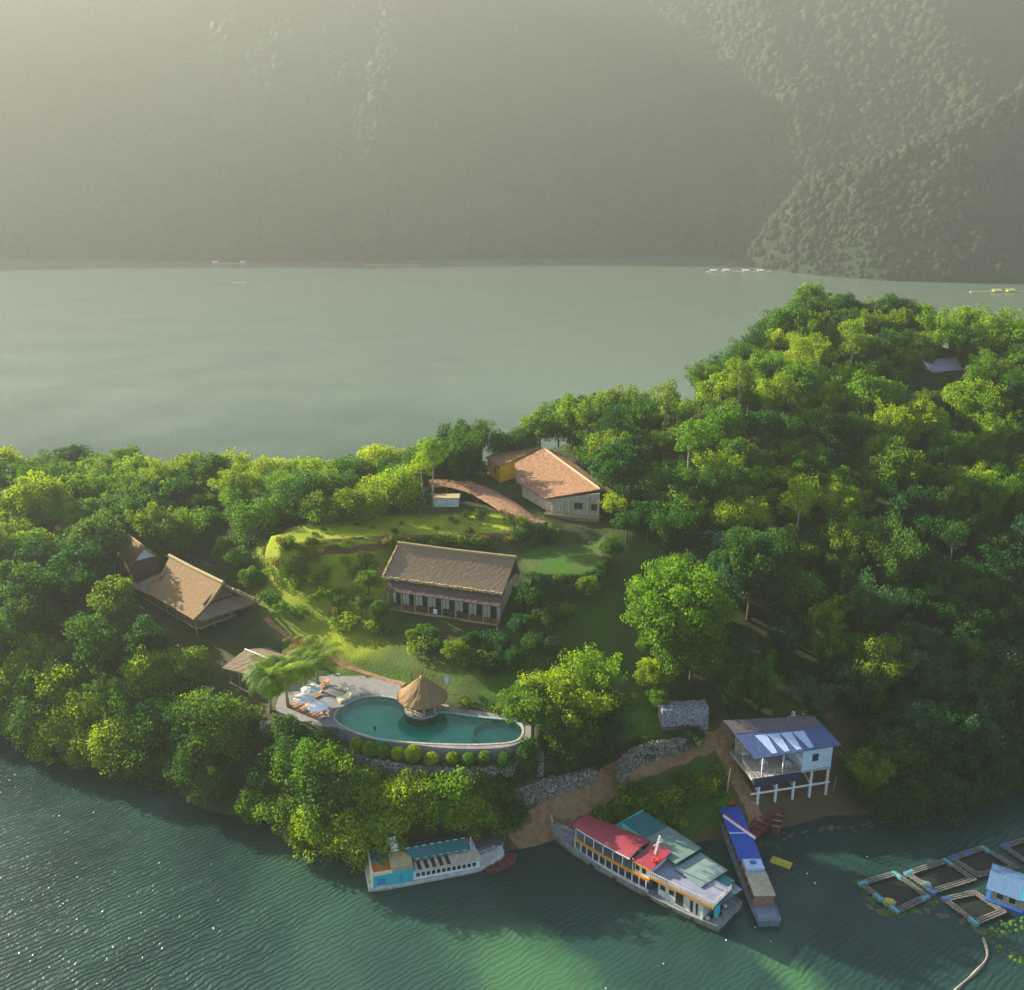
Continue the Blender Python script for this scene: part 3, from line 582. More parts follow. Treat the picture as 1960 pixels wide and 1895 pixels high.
# annex
B_ = P(955, 922, 25); t = thing('yellow_annex', 'small bright yellow-walled house with a tilted clay-tile roof behind the villa', 'house', B_)
L_, T_, R_, K_ = P(929, 875, 28.7), P(1004, 843, 31), P(1034, 858, 31), P(955, 893, 28.7)
mb = MB(); mb.slab(rel(t, [L_, K_, R_, T_]), .22, 10, 14, .04); r = mb.build('roof', M['clay_tile'], t)
mb = MB(); mb.tube(rel(t, [T_, R_]), .2, 6); mb.build('ridge_cap', M['clay_tile'], r)
c4 = [L_, K_, R_, T_]; cen = sum((Vector(c) for c in c4), Vector()) / 4; ins = [Vector(c).lerp(cen, .08) for c in c4]; tops = [c.z - .25 for c in ins]
mb = MB(); vs = [(p.x - t.location.x, p.y - t.location.y, -1.2) for p in ins] + [(p.x - t.location.x, p.y - t.location.y, z - t.location.z) for p, z in zip(ins, tops)]
mb.add(vs, [(3, 2, 1, 0), (4, 5, 6, 7), (0, 1, 5, 4), (1, 2, 6, 5), (2, 3, 7, 6), (3, 0, 4, 7)]); mb.build('wall', M['yellow_wall'], t)
wv = (ins[1] - ins[0]); wu = Vector((wv.x, wv.y, 0)).normalized(); wn = Vector((wu.y, -wu.x, 0)); c0 = ins[0].lerp(ins[1], .62) + wn * .06; c0 = Vector((c0.x - t.location.x, c0.y - t.location.y, 2.0))
mb = MB(); mb.beam(c0 - wu * .4, c0 + wu * .4, .1, 1.3); mb.build('window', M['glass_dark'], t)
# curved walkway
cpx = [(822, 920), (853, 919), (884, 923), (917, 933), (946, 948), (971, 963), (992, 979), (1013, 993), (1040, 1001), (1064, 1003)]
cw = smooth_open([tuple(P(x, y, e)) for (x, y), e in zip(cpx, (27.9, 27.9, 27.9, 27.7, 27.4, 27.0, 26.5, 26.0, 25.7))], 5); t = thing('curved_walkway', 'long covered walkway with an S-curved clay-tile roof leading up to the villa', 'walkway', Vector(cw[20]))
vs = []; fs = []; n = len(cw); HW = 2.6
prof = [(-HW, -.75), (-HW * .95, -.60), (-HW * .5, -.18), (0, 0), (HW * .5, -.18), (HW * .95, -.60), (HW, -.75), (HW * .9, -.78), (0, -.2), (-HW * .9, -.78)]
for i, p in enumerate(cw):
    d = Vector(cw[min(i + 1, n - 1)]) - Vector(cw[max(i - 1, 0)]); q = Vector((-d.y, d.x, 0)).normalized()
    for s, z in prof: vs.append(Vector(p) + q * s + Vector((0, 0, z + random.uniform(-.05, .05))) - t.location)
W = len(prof)
for i in range(n - 1):
    for k in range(W): fs.append((i * W + k, i * W + (k + 1) % W, (i + 1) * W + (k + 1) % W, (i + 1) * W + k))
fs += [tuple(range(W)), tuple(range((n - 1) * W, n * W))]; mb = MB(); mb.add(vs, fs); mb.build('roof', M['clay_tile'], t)
for i in range(1, n, 5):
    d = Vector(cw[min(i + 1, n - 1)]) - Vector(cw[max(i - 1, 0)]); q = Vector((-d.y, d.x, 0)).normalized()
    for s in (-1, 1): b = Vector(cw[i]) + q * s * 1.4 - t.location; g_ = hgt(b.x + t.location.x, b.y + t.location.y) - t.location.z - .3; mb = MB(); mb.tube([(b.x, b.y, g_), (b.x, b.y, b.z - .5)], .12, 6); mb.build('post', M['timber'], t)
pq = P(829, 972, 25); o = thing('white_garden_wall', 'pale blue-white low building wall under the free end of the curved walkway', 'wall', pq); mb = MB(); mb.box(0, 5.2, 0, 2.6, -.3, 2.0); mb.build('wall', M['off_white'], o); mb = MB(); mb.box(-.15, 5.4, -.2, 2.8, 2.003, 2.15); mb.build('coping', M['thatch_edge'], o)

# ------------------------------------------------------------------ thatched stilt hall (hip and gable roof)
a, an, L = frame_at((274, 1143), (376, 1203), 14.7)
t = thing('thatched_hall', 'large straw-roofed stilt hall with hipped ends and a railed gallery at the wood edge', 'hall', a, an)
mb = MB(); mb.box(-1, L, 0, 10.4, -.25, 0); mb.build('floor', M['timber'], t)
for x in np.linspace(-.8, L - .1, 7): mb = MB(); mb.box(x - .1, x + .1, .0, .2, -3.2, 2.3); mb.build('post', M['timber'], t)
for y in (3.4, 6.8, 10.2): mb = MB(); mb.box(L - .2, L, y - .1, y + .1, -3.2, 2.3); mb.build('post', M['timber'], t)
mb = MB(); mb.box(-1, L + .02, -.06, .04, .93, 1.03); mb.box(L - .02, L + .08, -.06, 5, .93, 1.03); mb.build('handrail', M['timber'], t)
mb = MB(); mb.box(-.9, L - .1, .02, .06, .05, .9); mb.box(L - .05, L, .1, 5, .05, .9); mb.build('balustrade', M['dark_timber'], t)
mb = MB(); mb.box(.6, L - 1.6, 1.7, 9.2, .01, 2.9); mb.build('wall', M['dark_timber'], t)
mb = MB(); mb.box(.5, L - 1, 1.2, 9.5, -3., -.26); mb.build('base_wall', M['stone_wall'], t)
E0, Y0, Y1, YR, ZR = 2.15, -.75, 11.2, 5.2, 7.15
mb = MB(); mb.slab([(3.6, Y0, E0), (L + .7, Y0, E0), (L + 1.0, YR, ZR), (1.8, YR, ZR)], .4, 50, 16, .02, .45); mb.slab([(L + .7, Y1, E0), (3.6, Y1, E0), (1.8, YR + .02, ZR), (L + 1, YR + .02, ZR)], .4, 30, 10, .1, .3)
r = mb.build('roof', M['thatch'], t)
mb = MB(); mb.tube([(1.5, YR, ZR + .1), (L * .5, YR, ZR), (L + 1.2, YR, ZR + .12)], .3, 8); mb.build('ridge_cap', M['thatch_edge'], r)
mb = MB(); mb.slab([(-2.6, Y0 - .2, E0 - .5), (4.2, Y0 + .2, E0 - .25), (4.2, YR, 4.6), (-.6, YR, 3.4)], .3, 12, 8, .05); mb.slab([(-2.6, Y1, E0 - .5), (-2.6, Y0 - .2, E0 - .5), (-.6, YR, 3.6), (-.6, YR + .5, 3.6)], .35, 8, 8, .08); mb.build('hip', M['thatch_grey'], t)
mb = MB(); mb.slab([(L + 2.6, Y1, E0), (L + 2.0, Y0 + 1., E0 - .1), (L - .2, 1.6, 3.55), (L - .2, 8.8, 3.55)], .3, 14, 8, .05); mb.slab([(L - .2, Y0, E0 - .3), (L + 2., Y0 + 1., E0 - .12), (L - .2, 1.6, 3.5), (L - .3, 1.5, 3.5)], .3, 4, 6, .05); mb.build('hip', M['thatch_grey'], t)
mb = gable(L - .1, 1.4, 9.0, YR, 3.9, ZR - .45); mb.build('gable', M['dark_timber'], t); mb = gable(3.6, 1.4, 9., YR, 3.9, ZR - .5); mb.build('gable', M['dark_timber'], t)
mb = MB(); fringe(mb, (L + 2.6, Y1, E0), (L + 1.1, YR + 1.5, ZR - 1.5), 10, .4, .6); mb.build('eave_fringe', M['thatch_edge'], t)

def simple_hut(name, label, px, e, w, d, hw, hr, rz, roofm, wallm, over=.6, cat='hut', gabm=None):
    a = P(*px, e); t = thing(name, label, cat, a, rz); mb = MB(); mb.box(-w / 2, w / 2, -d / 2, d / 2, -1.5, hw); mb.build('wall', wallm, t)
    mb = MB(); s = over * (hr - hw) / (d / 2)
    mb.slab([(-w / 2 - over, -d / 2 - over, hw - s), (w / 2 + over, -d / 2 - over, hw - s), (w / 2 + over, 0, hr), (-w / 2 - over, 0, hr)], .25, 14, 6, .06); mb.slab([(w / 2 + over, d / 2 + over, hw - s), (-w / 2 - over, d / 2 + over, hw - s), (-w / 2 - over, .01, hr), (w / 2 + over, .01, hr)], .25, 14, 6, .06); r = mb.build('roof', roofm, t)
    mb = MB(); mb.tube([(-w / 2 - over, 0, hr + .05), (w / 2 + over, 0, hr + .05)], .16, 6); mb.build('ridge_cap', M['thatch_edge'], r)
    for x in (-w / 2 + .01, w / 2 - .13): g = gable(x, -d / 2, d / 2, 0, hw - .01, hr - .3); g.build('gable', gabm or wallm, t)
    mb = MB(); mb.box(-.45, .45, -d / 2 - .06, -d / 2 + .02, 0, 2.); mb.build('door', M['dark_timber'], t); return t
simple_hut('gabled_hut', 'small thatched hut with a whitewashed gable just behind the stilt hall', (266, 1080), 16.5, 8., 5., 2.4, 5., R(-50), M['thatch'], M['dark_timber'], gabm=M['white_paint'])
simple_hut('woodland_hut', 'small hut with a steep orange straw roof half hidden in the wood', (176, 985), 16.5, 4.2, 3.6, 2.6, 5.4, R(-35), surf('straw_orange', (.50, .26, .12), (.34, .18, .09), 3, .9, .5), M['stone_wall'], .4)
simple_hut('garden_shelter', 'little tan-roofed garden shelter between bushes at the meadow corner', (458, 1035), 19.6, 3.6, 2.2, 1.6, 2.6, R(32), surf('tan_roof', (.55, .36, .2), (.4, .25, .14), 3, .9, .4), M['timber'], .3, cat='shelter')
simple_hut('hilltop_house', 'house with a pale lavender metal roof showing through the hilltop wood', (1792, 742), 39.6, 9.5, 8., 5.4, 7.2, R(18), surf('lavender_roof', (.40, .37, .50), (.32, .30, .42), 2, .5, .1), M['concrete'], .6, cat='house')
# terrace rail behind the wood gap
a = P(372, 975, 19.); t = thing('railed_terrace', 'wooden terrace with white rail posts showing in a gap between back trees', 'terrace', a, R(2)); mb = MB(); mb.box(0, 8.5, 0, 5, -2.4, 0); mb.build('platform', M['deck_wood'], t)
mb = MB(); mb.box(0, 8.5, -.04, .04, .02, .14); mb.build('edge', M['white_paint'], t)
for x in (4.2, 5.2, 5.9, 6.6, 7.6, 8.2): mb = MB(); mb.box(x - .09, x + .09, .1, .28, .01, 1.2); mb.build('rail_post', M['white_paint'], t)
a = P(385, 1085, 16.2); t = thing('garden_deck', 'flat grey timber deck on the slope behind the stilt hall', 'deck', a, R(-8)); mb = MB(); mb.box(0, 8, 0, 4.5, -.5, .35); mb.build('platform', M['deck_wood'], t); mb = MB(); mb.beam((2, 4.4, .9), (8, 6.5, 1.9), .2, .2); mb.build('handrail', M['timber'], t)
# open pavilion by the palms
a = P(476, 1323, 11.); an = frame_at((436, 1302), (476, 1323), 11.)[1]; t = thing('open_pavilion', 'low open pavilion with brown sloping roof and pale ridge behind the pool palms', 'pavilion', a, an)
mb = MB(); mb.box(-4.6, .1, -.1, 6.5, -.6, 0); mb.build('floor', M['timber'], t)
for x, y in ((-4.5, 0), (0, 0), (-2.2, 0), (0, 3.2), (0, 6.4), (-4.5, 6.4)): mb = MB(); mb.tube([(x, y, -1.5), (x, y, 2.6)], .09, 6); mb.build('post', M['timber'], t)
mb = MB(); mb.box(-4.3, -.3, 4.9, 5.1, .01, 2.3); mb.build('wall', surf('orange_plaster', (.55, .3, .15), (.38, .2, .1), 1, .8), t)
mb = MB(); mb.slab([(-5.6, -.9, 2.6), (.4, .6, 2.7), (.4, 4.0, 4.1), (-5.4, 3.6, 4.1)], .2, 12, 8, .04); mb.slab([(.5, 8.2, 2.6), (-5.6, 8.2, 2.6), (-5.4, 3.61, 4.1), (.4, 4.01, 4.1)], .2, 12, 8, .04); r = mb.build('roof', M['thatch_grey'], t)
mb = MB(); mb.tube([(-5.4, 3.6, 4.2), (.5, 4., 4.2)], .14, 6); mb.build('ridge_cap', M['white_paint'], r)
mb = MB(); mb.tube([(-4.7, -.25, .0), (.2, -.25, .0)], .16, 8); mb.build('edge_log', M['pale_bark'], t)

# ------------------------------------------------------------------ pool
def ring_sheet(outer, inner, z):
    bm = bmesh.new(); es = []
    for lp in ([outer] + ([inner] if inner else [])):
        vs = [bm.verts.new((x, y, z)) for x, y in lp]; es += [bm.edges.new((vs[i], vs[(i + 1) % len(vs)])) for i in range(len(vs))]
    bmesh.ops.triangle_fill(bm, use_beauty=True, use_dissolve=False, edges=es); mb = MB(); bm.verts.index_update(); mb.add([v.co[:] for v in bm.verts], [[v.index for v in f.verts] for f in bm.faces]); bm.free(); return mb
def offset_loop(lp, d):
    n = len(lp); out = []; ar = sum(lp[i][0] * lp[(i + 1) % n][1] - lp[(i + 1) % n][0] * lp[i][1] for i in range(n)); sg = 1 if ar > 0 else -1
    for i in range(n):
        a = np.array(lp[i - 1]); b = np.array(lp[(i + 1) % n]); t_ = (b - a) / (np.linalg.norm(b - a) + 1e-9); out.append((lp[i][0] + sg * t_[1] * d, lp[i][1] - sg * t_[0] * d))
    return out
DS = smooth_closed(DECKP, 4)
mb = ring_sheet(DS, POOL, ZP); n = len(DS); o_ = len(mb.v); mb.v += [(x, y, ZP) for x, y in DS] + [(x, y, ZP - 3.2) for x, y in DS]; mb.f += [(o_ + i, o_ + (i + 1) % n, o_ + n + (i + 1) % n, o_ + n + i) for i in range(n)]
deck = mb.build('pool_deck', M['paving']); tag(deck, kind='structure')
c_ = P(809, 1385, ZP); t = thing('swimming_pool', 'long curving infinity pool with emerald water and a stone rim', 'pool', c_)
sh = lambda lp: [(x - c_.x, y - c_.y) for x, y in lp]
PI2 = sh(POOL); n = len(PI2)
mb = ring_sheet(PI2, None, -1.35); o_ = len(mb.v); mb.v += [(x, y, -1.35) for x, y in PI2] + [(x, y, 0) for x, y in PI2]; mb.f += [(o_ + i, o_ + (i + 1) % n, o_ + n + (i + 1) % n, o_ + n + i) for i in range(n)]; mb.build('basin', M['pool_tile'], t)
m, nt, bs = newmat('pool_water'); nt.nodes.remove(bs); tr = N(nt, 'ShaderNodeBsdfTransparent'); tr.inputs[0].default_value = (.40, .88, .82, 1); gl = N(nt, 'ShaderNodeBsdfGlossy'); gl.inputs['Roughness'].default_value = .04; fr = N(nt, 'ShaderNodeFresnel'); fr.inputs[0].default_value = 1.33
nz = noise(nt, 2.2, 3, .6); bp = N(nt, 'ShaderNodeBump'); bp.inputs['Strength'].default_value = .25; bp.inputs['Distance'].default_value = .06; nt.links.new(nz.outputs[0], bp.inputs['Height']); nt.links.new(bp.outputs[0], gl.inputs['Normal']); nt.links.new(bp.outputs[0], fr.inputs['Normal'])
mx = N(nt, 'ShaderNodeMixShader'); nt.links.new(fr.outputs[0], mx.inputs[0]); nt.links.new(tr.outputs[0], mx.inputs[1]); nt.links.new(gl.outputs[0], mx.inputs[2]); nt.links.new(mx.outputs[0], nt.nodes['Material Output'].inputs[0])
mb = ring_sheet(PI2, None, -.12); mb.f = [f if (Vector(mb.v[f[1]]) - Vector(mb.v[f[0]])).cross(Vector(mb.v[f[2]]) - Vector(mb.v[f[0]])).z > 0 else f[::-1] for f in mb.f]; pw = mb.build('pool_water', m, t)
if pw.data.polygons[0].normal.z < 0: pw.data.flip_normals()
def rim(lp, wd, z0, z1):
    o2 = offset_loop(lp, wd); n = len(lp); mb = MB(); mb.v = [(x, y, z) for l, z in ((lp, z0), (lp, z1), (o2, z1), (o2, z0)) for x, y in l]
    mb.f = [(k * n + i, k * n + (i + 1) % n, ((k + 1) % 4) * n + (i + 1) % n, ((k + 1) % 4) * n + i) for k in range(4) for i in range(n)]; return mb
rim(offset_loop(PI2, .004), .34, -.1, .07).build('rim', M['coping'], t)
cs = P(*_z5(1685, 517), ZP) - c_; mb = MB(); mb.lathe([(3.55, -1.3), (3.55, -.2), (3.7, -.2), (3.7, -1.3)], 40, (cs.x, cs.y, 0)); mb.build('spa_ring', M['pool_tile'], t)
p = P(718, 1410, ZP); t = thing('pool_lamp_post', 'short teal post with a dark lamp standing in the pool edge', 'lamp post', p); mb = MB(); mb.tube([(0, 0, -1.3), (0, 0, 1.1)], .09, 8); mb.build('post', M['plastic_teal'], t); mb = MB(); mb.lathe([(0, 1.1), (.16, 1.15), (.18, 1.6), (0, 1.75)], 10); mb.build('lamp', M['rubber'], t)
# cabana
p = P(809, 1357, ZP); t = thing('pool_cabana', 'round thatched poolside cabana with a conical straw roof on white pillars', 'cabana', p)
mb = MB(); mb.lathe([(0, -1.4), (2.75, -1.4), (2.75, .16), (0, .16)], 28); mb.build('base', M['coping'], t)
for i in range(8): th = i * math.pi / 4 + .2; mb = MB(); mb.tube([(2.3 * math.cos(th), 2.3 * math.sin(th), .15), (2.3 * math.cos(th), 2.3 * math.sin(th), 2.6)], .14, 8); mb.build('pillar', M['cream_wall'], t)
mb = MB(); mb.lathe([(0, .17), (1.35, .17), (1.35, 1.15), (1.5, 1.15), (1.5, 1.25), (0, 1.25)], 20); mb.build('bar_counter', M['dark_timber'], t)
mb = MB(); nn = 44; prof = [(3.75, 2.05), (3.8, 2.3), (3.2, 2.75), (2.5, 3.35), (1.7, 4.1), (.9, 4.8), (.15, 5.35), (0, 5.35)]
mb.lathe(prof, nn); mb.v = [(x * (1 + random.uniform(-.03, .03)), y * (1 + random.uniform(-.03, .03)), z + random.uniform(-.07, .07)) for x, y, z in mb.v]; mb.lathe([(0, 4.9), (3.7, 2.02)], nn); r = mb.build('roof', M['thatch'], t); mb = MB(); mb.lathe([(.35, 5.1), (.3, 5.5), (0, 5.75)], 10); mb.build('finial', M['thatch_edge'], r)
# parasols, loungers, daybeds
def parasol():
    t = thing('parasol', '', 'parasol', (0, 0, 0), 0, 'white parasols beside the pool'); mb = MB(); mb.tube([(0, 0, 0), (0, 0, 2.6)], .04, 6); mb.build('pole', M['timber'], t)
    mb = MB(); mb.lathe([(0, 2.72), (.8, 2.52), (1.62, 2.22), (1.62, 2.12), (.8, 2.44), (0, 2.6)], 8); mb.build('canopy', M['canvas'], t); mb = MB(); mb.lathe([(0, 0), (.3, 0), (.3, .1), (0, .12)], 10); mb.build('foot', M['concrete'], t); return t
u0 = parasol()
for i, (q, lb) in enumerate([((595.9, 1316.3), 'white parasol farthest from the water, uppermost of three'), ((582, 1333.8), 'white parasol above the two outer loungers, middle of three'), ((608.2, 1349.8), 'white parasol nearest the pool rim, lowest of three')]):
    p = P(*q, ZP + 2.4); o = u0 if i == 0 else copy_tree(u0); o.location = (p.x, p.y, ZP + .004); o['label'] = lb; o.rotation_euler.z = .3 * i
def lounger():
    t = thing('sun_lounger', '', 'sun lounger', (0, 0, 0), 0, 'orange loungers on the pool deck'); mb = MB(); mb.box(-1.0, .35, -.34, .34, .28, .36)
    mb.build('seat', M['orange_wood'], t); mb = MB(); mb.slab([(.35, -.34, .34), (.35, .34, .34), (1.0, .34, .78), (1.0, -.34, .78)], .07); mb.build('backrest', M['orange_wood'], t)
    for x in (-.9, .75):
        for y in (-.28, .28): mb = MB(); mb.box(x - .04, x + .04, y - .04, y + .04, 0, .3); mb.build('leg', M['dark_timber'], t)
    return t
l0 = lounger()
for i, (q, lb) in enumerate([((568, 1350), 'orange lounger at the outer end of the front row'), ((580, 1358), 'second orange lounger from the outer end of the front row'), ((600, 1366), 'third orange lounger from the outer end, just below the lowest parasol'), ((613, 1372), 'orange lounger at the pool end of the front row'),
                         ((607, 1331), 'lone orange lounger between the middle and lowest parasols'), ((620, 1312), 'brown-orange lounger beside the uppermost parasol')]):
    p = P(*q, ZP); o = l0 if i == 0 else copy_tree(l0); o.location = (p.x, p.y, ZP + .004); o['label'] = lb; o.rotation_euler.z = R(46 + 4 * (i % 3))
def daybed():
    t = thing('daybed', '', 'daybed', (0, 0, 0), 0, 'cream daybeds at the pool rim'); mb = MB(); mb.box(-1.1, 1.1, -.7, .7, 0, .3); mb.build('base', M['cream_wall'], t); mb = MB(); mb.box(-1.0, 1.0, -.62, .62, .3, .5); mb.build('mattress', M['cream_cloth'], t)
    mb = MB(); mb.slab([(.6, -.6, .5), (.6, .6, .5), (1.05, .6, 1.0), (1.05, -.6, 1.0)], .12); mb.build('backrest', M['cream_cloth'], t); return t
d0 = daybed()
for i, (q, lb, rz) in enumerate([((659, 1340), 'cream daybed at the pool rim, closer to the loungers', 40), ((677, 1329), 'cream daybed at the pool rim, farther from the loungers', 120), ((663, 1320), 'small white-cushioned daybed set back from the pool rim', 130)]):
    p = P(*q, ZP); o = d0 if i == 0 else copy_tree(d0); o.location = (p.x, p.y, ZP + .004); o['label'] = lb; o.rotation_euler.z = R(rz); o.scale = (1 - .15 * (i == 2),) * 3
p = P(855, 1318, 13); t = thing('banner_stand', 'white banner board with a teal edge on a post above the pool cabana', 'banner', (p.x, p.y, hgt(p.x, p.y))); mb = MB(); mb.tube([(0, 0, -.3), (0, 0, 3.2)], .05, 6); mb.build('post', M['concrete'], t); mb = MB(); mb.box(-.48, .48, -.03, .03, 1.7, 3.1); b = mb.build('panel', M['plastic_teal'], t); mb = MB(); mb.box(-.36, .36, -.05, -.032, 1.82, 2.98); mb.build('sheet', M['white_paint'], b)
# masonry walls
def masonry(name, label, px, tops, hts, th=.7, mat=None):
    wp = smooth_open([tuple(P(x, y, e)) for (x, y), e in zip(px, tops)], 5); hh = np.interp(np.linspace(0, 1, len(wp)), np.linspace(0, 1, len(hts)), hts); c = Vector(wp[len(wp) // 2]); t = thing(name, label, 'wall', c); vs = []; fs = []; n = len(wp)
    for i, p in enumerate(wp):
        d = Vector(wp[min(i + 1, n - 1)]) - Vector(wp[max(i - 1, 0)]); q = Vector((-d.y, d.x, 0)).normalized() * th / 2; j = random.uniform(-.12, .12); p = Vector(p) - c
        vs += [p - q - Vector((0, 0, hh[i])) - q * .5, p - q + Vector((0, 0, j)), p + q + Vector((0, 0, j)), p + q - Vector((0, 0, hh[i]))]
    for i in range(n - 1):
        for k in range(4): fs.append((i * 4 + k, i * 4 + (k + 1) % 4, (i + 1) * 4 + (k + 1) % 4, (i + 1) * 4 + k))
    fs += [(3, 2, 1, 0), tuple(range(n * 4 - 4, n * 4))]; mb = MB(); mb.add(vs, fs); mb.build('wall', mat or M['rubble'], t)
    mb = MB(); vs = []; fs = []
    for k in range(int(n * 3.2)):
        i = random.randrange(n - 1); p = Vector(wp[i]).lerp(Vector(wp[i + 1]), random.random()) - c; s = random.uniform(.12, .3); mb.lathe([(0, -s), (s, -s * .3), (s * .8, s * .5), (0, s * .8)], 5, (p.x + random.uniform(-.4, .4), p.y + random.uniform(-.5, .3), p.z + .05))
    mb.build('capstones', mat or M['rubble'], t); return t
masonry('rubble_wall', 'curved rubble retaining wall below the clipped bushes of the pool', [(640, 1426), (700, 1449), (760, 1463), (830, 1470), (900, 1473), (960, 1466), (1000, 1452)], [10.2] * 7, [2.9, 3, 3, 3, 3, 3.3, 3.6])
masonry('rubble_wall', 'long pale rubble wall slanting down from the pool end toward the track', [(960, 1515), (1000, 1500), (1050, 1490), (1100, 1480), (1140, 1470)], [6.9, 7.1, 7.3, 7.4, 7.3], [3.6, 3.4, 3.0, 2.4, 1.6])
masonry('rubble_wall', 'upper rubble wall beside the bend of the track below the pale grey stone terrace', [(1185, 1462), (1210, 1436), (1260, 1420), (1330, 1412)], [8.4, 8.8, 8.9, 8.6], [3.0, 3.4, 2.8, 1.5])
masonry('rubble_wall', 'short rubble corner wall at the bamboo end of the pool', [(1010, 1418), (1030, 1432), (1036, 1452)], [11.6, 11.2, 10.4], [2.6, 3, 3])
masonry('rubble_wall', 'rough stone bank below the outer corner of the pool deck', [(500, 1380), (560, 1392), (620, 1405)], [11.2, 11.4, 11.5], [2.2, 2.4, 2.2])
masonry('stone_terrace', 'pale grey rubble terrace block with square corner above the bend of the track', [(1264, 1352), (1300, 1349), (1352, 1347)], [11.7, 11.8, 11.8], [3.2, 3.3, 3.4], 2.4, M['pebble'])
a = P(1300, 1398, 8.9); t = thing('stall_counter', 'dark low stall counter standing in front of the pale grey stone terrace', 'counter', (a.x, a.y, hgt(a.x, a.y)), R(6)); mb = MB(); mb.box(-2.6, 3.4, 0, .9, .8, .9); mb.build('counter_top', M['dark_timber'], t)
for x in (-2.4, 0, 3.2): mb = MB(); mb.box(x - .06, x + .06, .1, .22, -.3, .8); mb.build('leg', M['dark_timber'], t)
# ------------------------------------------------------------------ stilt cafe
a, an, L = frame_at((1441, 1490), (1590, 1467), 6.3); t = thing('stilt_cafe', 'cafe on white concrete stilts with a dark blue metal roof above the shore', 'cafe', a, an); XW = 7.7
mb = MB(); mb.box(-.2, L, -.1, 8.2, -.3, 0); mb.build('floor', M['concrete'], t)
mb = MB(); mb.box(XW, L, 0, 5.6, .01, 3.55); mb.build('wall', M['wall_blue'], t)
mb = MB(); mb.box(XW + 1.55, XW + 2.55, -.05, .01, 1.35, 2.55); wd = mb.build('window', M['plastic_blue'], t); mb = MB(); mb.box(XW + 1.65, XW + 2.45, -.07, -.051, 1.42, 2.48); mb.build('pane', M['glass_dark'], wd)
mb = MB(); mb.box(0, L, 5.7, 5.9, .01, 3.9); mb.build('back_wall', M['beige'], t)
roof_q = [(-.35, -.75, 3.75), (L + 1.0, -.5, 3.75), (L + .4, 5.2, 4.75), (-1.2, 6.4, 5.15)]
mb = MB(); mb.slab(roof_q, .1, 30, 8, .015); r = mb.build('roof', M['navy_metal'], t)
def rq(u_, v_): 
    q = [Vector(p) for p in roof_q]; return (q[0] * (1 - u_) + q[1] * u_) * (1 - v_) + (q[3] * (1 - u_) + q[2] * u_) * v_ + Vector((0, 0, .05))
for k, u_ in enumerate((.20, .34, .48, .62)): mb = MB(); mb.slab([rq(u_ + .015, .06), rq(u_ + .075, .06), rq(u_ + .12, .62), rq(u_ - .01, .62)], .02); mb.build('light_sheet', M['lightblue_sheet'], r)
mb = MB(); mb.slab([rq(.02, .72), rq(.97, .72), rq(1.0, 1.12), rq(-.02, 1.12)], .02, 10, 2, .02); mb.build('rust_sheet', M['rust_sheet'], r)
PX = [1.15, 3.95, 6.75, 9.5, 12.2]
for i, x in enumerate(PX):
    for y in (.15, 4.2): mb = MB(); mb.box(x - .15, x + .15, y - .15, y + .15, -7.4 if y < 1 else -6.2, -.31); mb.build('stilt', M['white_paint'], t)
mb = MB(); mb.box(-.2, 12.5, -.08, -.005, -2.75, -2.45); mb.build('tie_beam', M['white_paint'], t)
for x in PX[:4]: mb = MB(); mb.beam((x, .3, -2.6), (x + .2, 6.2, -.5), .18, .2); mb.build('brace', M['white_paint'], t)
mb = MB(); mb.box(.2, XW - .1, -.16, -.105, -1.5, -.02); mb.build('skirt_panel', surf('navy_cloth', (.03, .04, .08), (.02, .026, .05), 1.2, .7), t)
for x in (1.4, 4.7): mb = MB(); mb.box(x - .08, x + .08, .05, .2, .01, 3.8); mb.build('post', M['white_paint'], t)
mb = MB()
for z in (.35, .7, 1.05): mb.box(0, XW - .05, -.04, .02, z - .03, z + .03); mb.box(-.12, -.06, 0, 8, z - .03, z + .03)
for x in np.arange(.05, XW, 1.1): mb.box(x - .03, x + .03, -.05, .03, .01, 1.08)
for y in np.arange(.3, 8.1, 1.1): mb.box(-.13, -.05, y - .03, y + .03, .01, 1.08)
mb.build('railing', M['plank'], t)
def table(x, y):
    o = thing('cafe_table', '', 'table', (0, 0, 0), an, 'white tables on the cafe deck'); p = t.matrix_basis @ Vector((x, y, 0.004)); o.location = p; mb = MB(); mb.box(-.45, .45, -.45, .45, .7, .75); mb.build('tabletop', M['white_paint'], o)
    for sx in (-.38, .38):
        for sy in (-.38, .38): mb = MB(); mb.box(sx - .03, sx + .03, sy - .03, sy + .03, 0, .7); mb.build('leg', M['white_paint'], o)
    return o
for (x, y), lb in (((6.2, 1.4), 'white table on the cafe deck close to the blue-white room'), ((3., 2.5), 'white table in the middle of the cafe deck'), ((1.2, 5.2), 'white table at the back corner of the cafe deck')): table(x, y)['label'] = lb
p = P(1318 + 200, 1374, 9.6); o = thing('white_stand', 'small white upright stand with boxy head and two arms behind the cafe roof', 'stand', (p.x, p.y, hgt(p.x, p.y)), .2)
for s in (-.3, .3): mb = MB(); mb.beam((s, 0, -.2), (s * .5, 0, 1.9), .1); mb.build('leg', M['white_paint'], o)
mb = MB(); mb.box(-.3, .3, -.25, .25, 1.9, 2.5); mb.build('body', M['white_paint'], o); mb = MB(); mb.box(-.22, .22, -.2, .2, 2.6, 3.1); mb.tube([(0, 0, 2.5), (0, 0, 2.6)], .1, 6); mb.build('head', M['white_paint'], o); mb = MB(); mb.beam((-1.1, 0, 2.35), (1.1, 0, 2.35), .07); mb.build('arm', M['concrete'], o)
